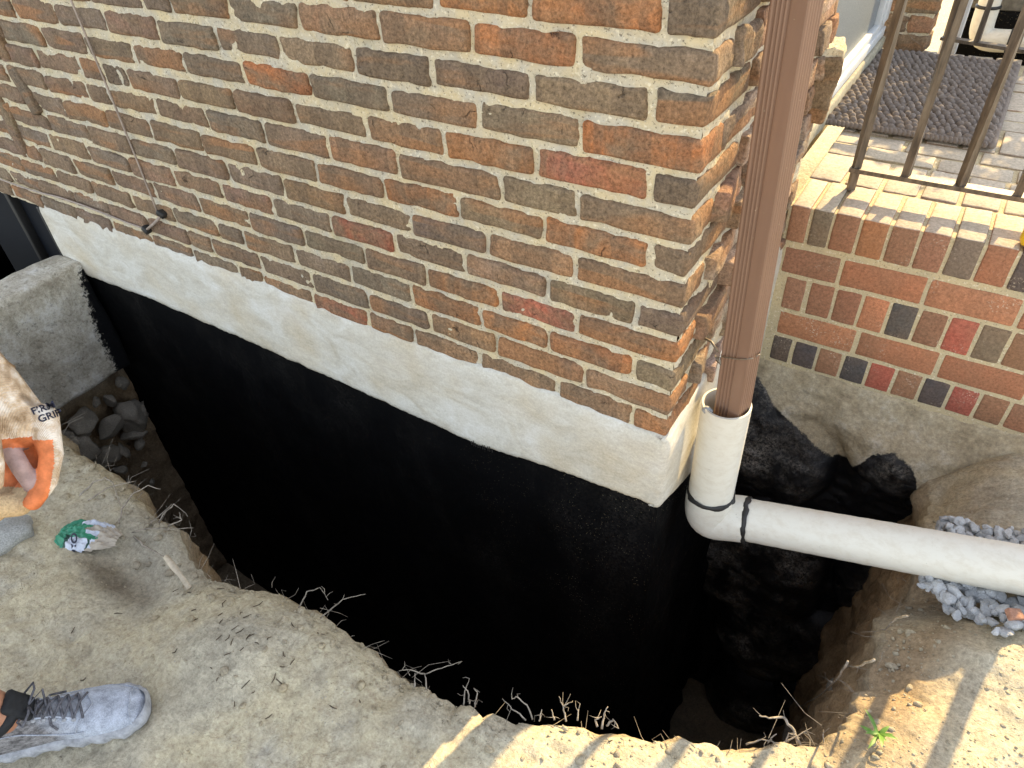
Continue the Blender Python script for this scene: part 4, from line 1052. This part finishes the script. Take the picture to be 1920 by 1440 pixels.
for i in range(3600):
    a, b = random.uniform(0, 6.283), math.acos(random.uniform(-1, 1)); rr = random.random()**.4
    p = Vector((.78+.44*rr*math.sin(b)*math.cos(a), 3.62+.38*rr*math.sin(b)*math.sin(a), 1.36+.50*rr*math.cos(b)))
    if nz(p.x*5, p.y*5, p.z*5) < -.18: continue
    leaf(m, p, Vector((random.gauss(0, 1), random.gauss(0, 1), random.gauss(0, .6))), random.uniform(.04, .075), random.uniform(.010, .018))
m.obj('crown', DKLEAF, sh)['kind'] = 'stuff'

# ------------------------------------------------------------ the person at the left edge
person = thing('person', 'person at the left edge with dusty laced shoe and orange palmed work glove', 'person', (-.86, -1.22, -.28))
gp = gz(-.70, -1.0)
# body: bare skin figure under the clothes (legs, torso, arms, head in one surface)
toe = at(275, 1308, 2, gp+.03); fdir = Vector((.66, .75, 0)).normalized(); fside = Vector((-fdir.y, fdir.x, 0))
heel = toe-fdir*.305; ank = heel+fdir*.075+Vector((0, 0, .085))
ank.z = gp+.10
hip = Vector((-1.02, -1.36, .60)); knee = Vector((-.99, -1.28, .16)); hipR = hip+Vector((.20, -.14, 0)); kneeR = Vector((-.80, -1.47, .15)); ankR = Vector((-.84, -1.52, -.18))
chest = Vector((-.96, -1.40, .98)); neck = Vector((-.92, -1.38, 1.20)); head = Vector((-.87, -1.33, 1.36))
shL = chest+Vector((-.14, .15, .10)); elL = Vector((-1.08, -1.02, .80)); wrL = at(-30, 690, 2, .565)
shR = chest+Vector((.15, -.16, .10)); elR = shR+Vector((.06, -.10, -.27)); wrR = elR+Vector((.16, .08, -.17))
segs = [(ank, .036, ank.lerp(knee, .45), .052), (ank.lerp(knee, .45), .052, knee, .055), (knee, .058, hip, .082), (ankR, .036, kneeR, .055), (kneeR, .058, hipR, .082),
        (hip.lerp(hipR, .2), .11, hip.lerp(hipR, .8), .11), (hip.lerp(hipR, .5), .13, chest, .145), (shL, .06, shR, .06), (chest, .14, neck, .055), (neck, .055, head, .06), (head+Vector((0, 0, -.02)), .080, head+Vector((.01, .012, .05)), .088),
        (head+Vector((.055, .065, -.01)), .016, head+Vector((.052, .06, .02)), .010),
        (shL, .055, elL, .042), (elL, .042, wrL, .028), (shR, .055, elR, .042), (elR, .042, wrR, .028), (wrR, .03, wrR+Vector((.06, .05, -.03)), .036), (wrR+Vector((.06, .05, -.03)), .02, wrR+Vector((.11, .09, -.06)), .012)]
me = fuse(capsules(segs), .012, 3, 'body'); me.materials.clear(); me.materials.append(SKIN); link('body', me, person)
tr_ = [(knee+Vector((0, 0, .03)), .075, hip, .102), (kneeR+Vector((0, 0, .03)), .075, hipR, .102), (hip.lerp(hipR, .1), .125, hip.lerp(hipR, .9), .125)]
me = fuse(capsules(tr_), .014, 3, 'trousers'); me.materials.clear(); me.materials.append(PANTS); link('trousers', me, person)
ts = [(hip.lerp(hipR, .5)+Vector((0, 0, .05)), .15, chest, .165), (shL, .078, shR, .078), (shL, .075, shL.lerp(elL, .55), .064), (shR, .075, shR.lerp(elR, .55), .064)]
me = fuse(capsules(ts), .014, 3, 'shirt'); me.materials.clear(); me.materials.append(SHIRT); link('shirt', me, person)
hc = [(head+Vector((-.02, -.025, .05)), .090, head+Vector((-.005, -.005, .075)), .088)]
me = fuse(capsules(hc), .012, 2, 'hair'); me.materials.clear(); me.materials.append(HAIR); link('hair', me, person)
# shoe
def sec(s):
    """half width left/right and height of the upper at s = 0 (heel) .. 1 (toe)"""
    W_ = [(0, .012), (.03, .026), (.10, .034), (.25, .037), (.45, .041), (.62, .049), (.75, .051), (.86, .0475), (.94, .038), (.985, .022), (1, .008)]
    H_ = [(0, .085), (.05, .098), (.20, .104), (.32, .104), (.42, .092), (.55, .074), (.68, .060), (.80, .052), (.90, .045), (.96, .037), (1, .022)]
    C_ = [(0, 0), (.3, .002), (.5, .004), (.75, .000), (1, -.012)]
    return lerp_pts(W_, s), lerp_pts(H_, s), lerp_pts(C_, s)
def shoe_pt(s, a, g=0.0):
    w_, h, c = sec(s); ca_, sa_ = math.cos(a), math.sin(a)
    pw = .62 if s < .75 else .75
    x = math.copysign(abs(ca_)**.75, ca_)*(w_+g)*(1-.30*max(0, sa_)**1.5*(1-s*.6)); z = .022+(max(0, sa_)**pw)*(h-.022+g)
    return heel + fdir*(.305*s) + fside*(c+x) + Vector((0, 0, z+gp-heel.z))
shoe_mats = [SHOE]
ns, na = 60, 26; V = []; F = []; tv = []
for i in range(ns+1):
    s = i/ns
    for j in range(na+1):
        a = math.pi*j/na; p = shoe_pt(s, a)
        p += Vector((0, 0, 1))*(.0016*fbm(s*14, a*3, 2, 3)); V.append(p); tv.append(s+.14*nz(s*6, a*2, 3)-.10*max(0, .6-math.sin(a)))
for i in range(ns):
    if True:
        for j in range(na):
            if i/ns < .34 and i/ns > .06 and 8 < j < 17: continue   # ankle opening
            F.append((i*(na+1)+j, (i+1)*(na+1)+j, (i+1)*(na+1)+j+1, i*(na+1)+j+1))
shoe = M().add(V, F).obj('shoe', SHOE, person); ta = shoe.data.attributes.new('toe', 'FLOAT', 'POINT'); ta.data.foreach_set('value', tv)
# sole with scalloped edge
m = M(); V = []; ring = []
for i in range(64):
    t = i/64*2*math.pi
    s = .5-.5*math.cos(t); sd_ = 1 if t < math.pi else -1; w_, h, c = sec(s); ring.append((s, sd_*(w_+.0025), c))
for lev, (z, g_) in enumerate(((-.004, -.006), (.004, .002), (.016, .006), (.026, .003), (.030, -.007))):
    for i, (s, x, c) in enumerate(ring):
        wob = .0035*math.sin(s*46)*(1 if lev < 3 else .3); q = heel+fdir*(.305*(s*1.014-.007))+fside*(c+math.copysign(abs(x)+g_+wob, x)); V.append((q.x, q.y, gp+z+.010*max(0, (s-.88)/.12)**2*(1)))
F = [(l*64+i, l*64+(i+1) % 64, (l+1)*64+(i+1) % 64, (l+1)*64+i) for l in range(4) for i in range(64)]; F.append(tuple(range(63, -1, -1)))
link('sole', m.add(V, F).mesh('sole', SOLE), shoe)
# toe cap welt and side seams
m = M()
tube(m, [shoe_pt(.93-.05*math.sin(a)*.4, a, .0012) for a in [math.pi*k/20 for k in range(1, 20)]], .0016, 5)
tube(m, [shoe_pt(.70-.10*abs(math.cos(a)), a, .001) for a in [math.pi*k/20 for k in range(2, 19)]], .0015, 5)
tube(m, [shoe_pt(.40+.55*k/20, .30+.10*math.sin(k*.4), .001) for k in range(21)], .0014, 5)
tube(m, [shoe_pt(.05+.6*k/20, 2.75-.12*math.sin(k*.3), .001) for k in range(21)], .0014, 5)
tube(m, [shoe_pt(.36+.26*k/12, 1.02+.10*math.sin(k/12*3.1), .0015) for k in range(13)], .002, 5); tube(m, [shoe_pt(.36+.26*k/12, 2.12-.10*math.sin(k/12*3.1), .0015) for k in range(13)], .002, 5)
link('seam', m.mesh('seam', SHOE), shoe); 
mm = bpy.data.objects['seam'].data; q = mm.attributes.new('toe', 'FLOAT', 'POINT'); q.data.foreach_set('value', [.6]*len(mm.vertices))
for k in range(5):
    m = M(); s = .40+.052*k
    tube(m, [shoe_pt(s, 1.05, .003), shoe_pt(s+.018, 1.35, .005), shoe_pt(s+.03, 1.57, .006), shoe_pt(s+.045, 1.8, .005), shoe_pt(s+.052, 2.1, .003)], .0024, 6)
    tube(m, [shoe_pt(s, 2.1, .003), shoe_pt(s+.018, 1.8, .006), shoe_pt(s+.03, 1.57, .009), shoe_pt(s+.045, 1.35, .006), shoe_pt(s+.052, 1.05, .003)], .0024, 6)
    link('lace', m.mesh('lace', LACE), shoe)
    for a in (.98, 2.16):
        e_ = M(); e_.add(*sphere(shoe_pt(s, a, .001), .0042, 8, 6)); link('eyelet', e_.mesh('eyelet', SOLE), shoe)
bow = M(); kc = shoe_pt(.385, 1.57, .012)
for sg in (-1, 1):
    tube(bow, [kc, kc+fside*sg*.025+fdir*.012+Vector((0, 0, .012)), kc+fside*sg*.045+fdir*.002+Vector((0, 0, .004)), kc+fside*sg*.030-fdir*.012, kc], .0023, 6)
    tube(bow, [kc, kc+fside*sg*.028+fdir*.020, shoe_pt(.47+.02*sg, .75 if sg < 0 else 2.4, .004), shoe_pt(.52, .5 if sg < 0 else 2.6, .004)], .0023, 6)
link('lace', bow.mesh('lace', LACE), shoe)
# padded collar and tongue
m = M(); ring = []
for k in range(25):
    t = 2*math.pi*k/24; q = heel+fdir*(.305*.17+.050*math.cos(t))+fside*(.034*math.sin(t)); q.z = gp+.098+.022*math.cos(t)**2*(1 if math.cos(t) > 0 else .35); ring.append(q)
tube(m, ring, .011, 10); link('collar', m.mesh('collar', BLACKF), shoe)
m = M(); V, F = rbox(.008, .024, .030, .007, 1, 3, 3, .003, 3, 30); tq = shoe_pt(.345, 1.57, 0)
mt = Matrix((fdir, fside, Vector((0, 0, 1)))).transposed().to_4x4() @ Matrix.Rotation(-.45, 4, 'Y')
m.add([tq+Vector((0, 0, .016))+(mt @ p) for p in V], F); link('tongue', m.mesh('tongue', BLACKF), shoe)
# gloved hand, built in its own frame (metres): e1 to the right of the hand, e2 up the arm, e3 out of the back
gc = at(42, 830, 2, .505); tv_ = (CAM-gc).normalized(); e1 = _r.copy(); e1 = (e1-tv_*e1.dot(tv_)).normalized(); e2 = tv_.cross(e1); k_ = (CAM-gc).length/FPX
def H(u, v, w_=0): return gc + e1*((u-42)*k_) + e2*((830-v)*k_) + tv_*(w_*k_)
def fing(*q): return [(H(*a[:3]), a[3]*k_, H(*b[:3]), b[3]*k_) for a, b in zip(q[:-1], q[1:])]
palm = [(H(-34, 690, 0), 32*k_, H(0, 745, 0), 40*k_), (H(0, 745, 0), 40*k_, H(38, 800, -12), 40*k_), (H(-20, 760, -5), 44*k_, H(5, 815, -22), 44*k_)]
index = fing((66, 792, 6, 23), (80, 848, 12, 17), (76, 890, 16, 15), (60, 920, 18, 13))
middle = fing((50, 818, -26, 17), (26, 838, 0, 14), (42, 868, 12, 13.5), (57, 893, 12, 13))
ringf = fing((30, 825, -40, 20), (66, 880, -22, 18), (42, 924, -6, 19), (10, 926, 8, 18))
little = fing((0, 830, -45, 20), (40, 900, -42, 18), (12, 936, -22, 16), (-22, 930, -4, 15))
thumb = fing((-24, 770, 30, 26), (-2, 828, 40, 19), (8, 862, 42, 15), (12, 890, 40, 11))
me = fuse(capsules(palm+index+middle+ringf+little+thumb), .0021, 3, 'glove'); me.materials.clear()
for q in (GLOVE, ORANGE, FINGER, m_plain('bare_knit', (.62, .46, .27), .95, .1, .2, 300, 0, .8)): me.materials.append(q)
def segd(p, segs): 
    best = 9
    for a, ra, b, rb in segs:
        ab = b-a; t = max(0, min(1, (p-a).dot(ab)/ab.length_squared)); best = min(best, (p-a.lerp(b, t)).length-(ra+(rb-ra)*t))
    return best
mi = []
for pl in me.polygons:
    p = pl.center; d = {'p': segd(p, palm), 'i': segd(p, index), 'm': segd(p, middle), 'r': min(segd(p, ringf), segd(p, little)), 't': segd(p, thumb)}
    who = min(d, key=d.get); q = p-gc; u = 42+q.dot(e1)/k_; v = 830-q.dot(e2)/k_; w_ = q.dot(tv_)/k_
    k = 0
    if who == 'm': k = 2 if v > 838 else 1
    elif who == 'i': k = 1 if (u < 84-.10*abs(v-860) and v > 826) else 0
    elif who == 'r': k = 3 if v > 898 else 1
    elif who == 'p': k = 1 if (v > 822+.1*(42-u) and 14 < u < 84) else 0
    elif who == 't': k = 0
    mi.append(k)
me.polygons.foreach_set('material_index', mi); me.polygons.foreach_set('use_smooth', [True]*len(mi))
glove = link('glove', me, person)
m = M(); tube(m, [H(-48, 700, -34), H(-24, 690, 26), H(2, 704, 34), H(22, 716, -4)], [7*k_]*4, 8); link('cuff', m.mesh('cuff', GLOVE), glove)
for body, (u, v) in (('FIRM', (66, 777)), ('GRIP', (75, 789))):
    tm = text_mesh(body, .0135, .0003); tm.materials.append(INK); rx = (e1*math.cos(R(24))+e2*math.sin(R(24))*1.0).normalized(); ry = tv_.cross(rx)
    # seat every letter vertex on the cloth
    from mathutils.bvhtree import BVHTree
    bv = BVHTree.FromPolygons([vv.co for vv in me.vertices], [tuple(pl.vertices) for pl in me.polygons])
    for vt in tm.vertices:
        q = H(u, v, 90)+rx*vt.co.x+ry*vt.co.y; hit = bv.ray_cast(q, -tv_)
        vt.co = (hit[0] if hit[0] else H(u, v, 30)+rx*vt.co.x+ry*vt.co.y)+tv_*(.0008+vt.co.z)
    link('lettering', tm, glove)
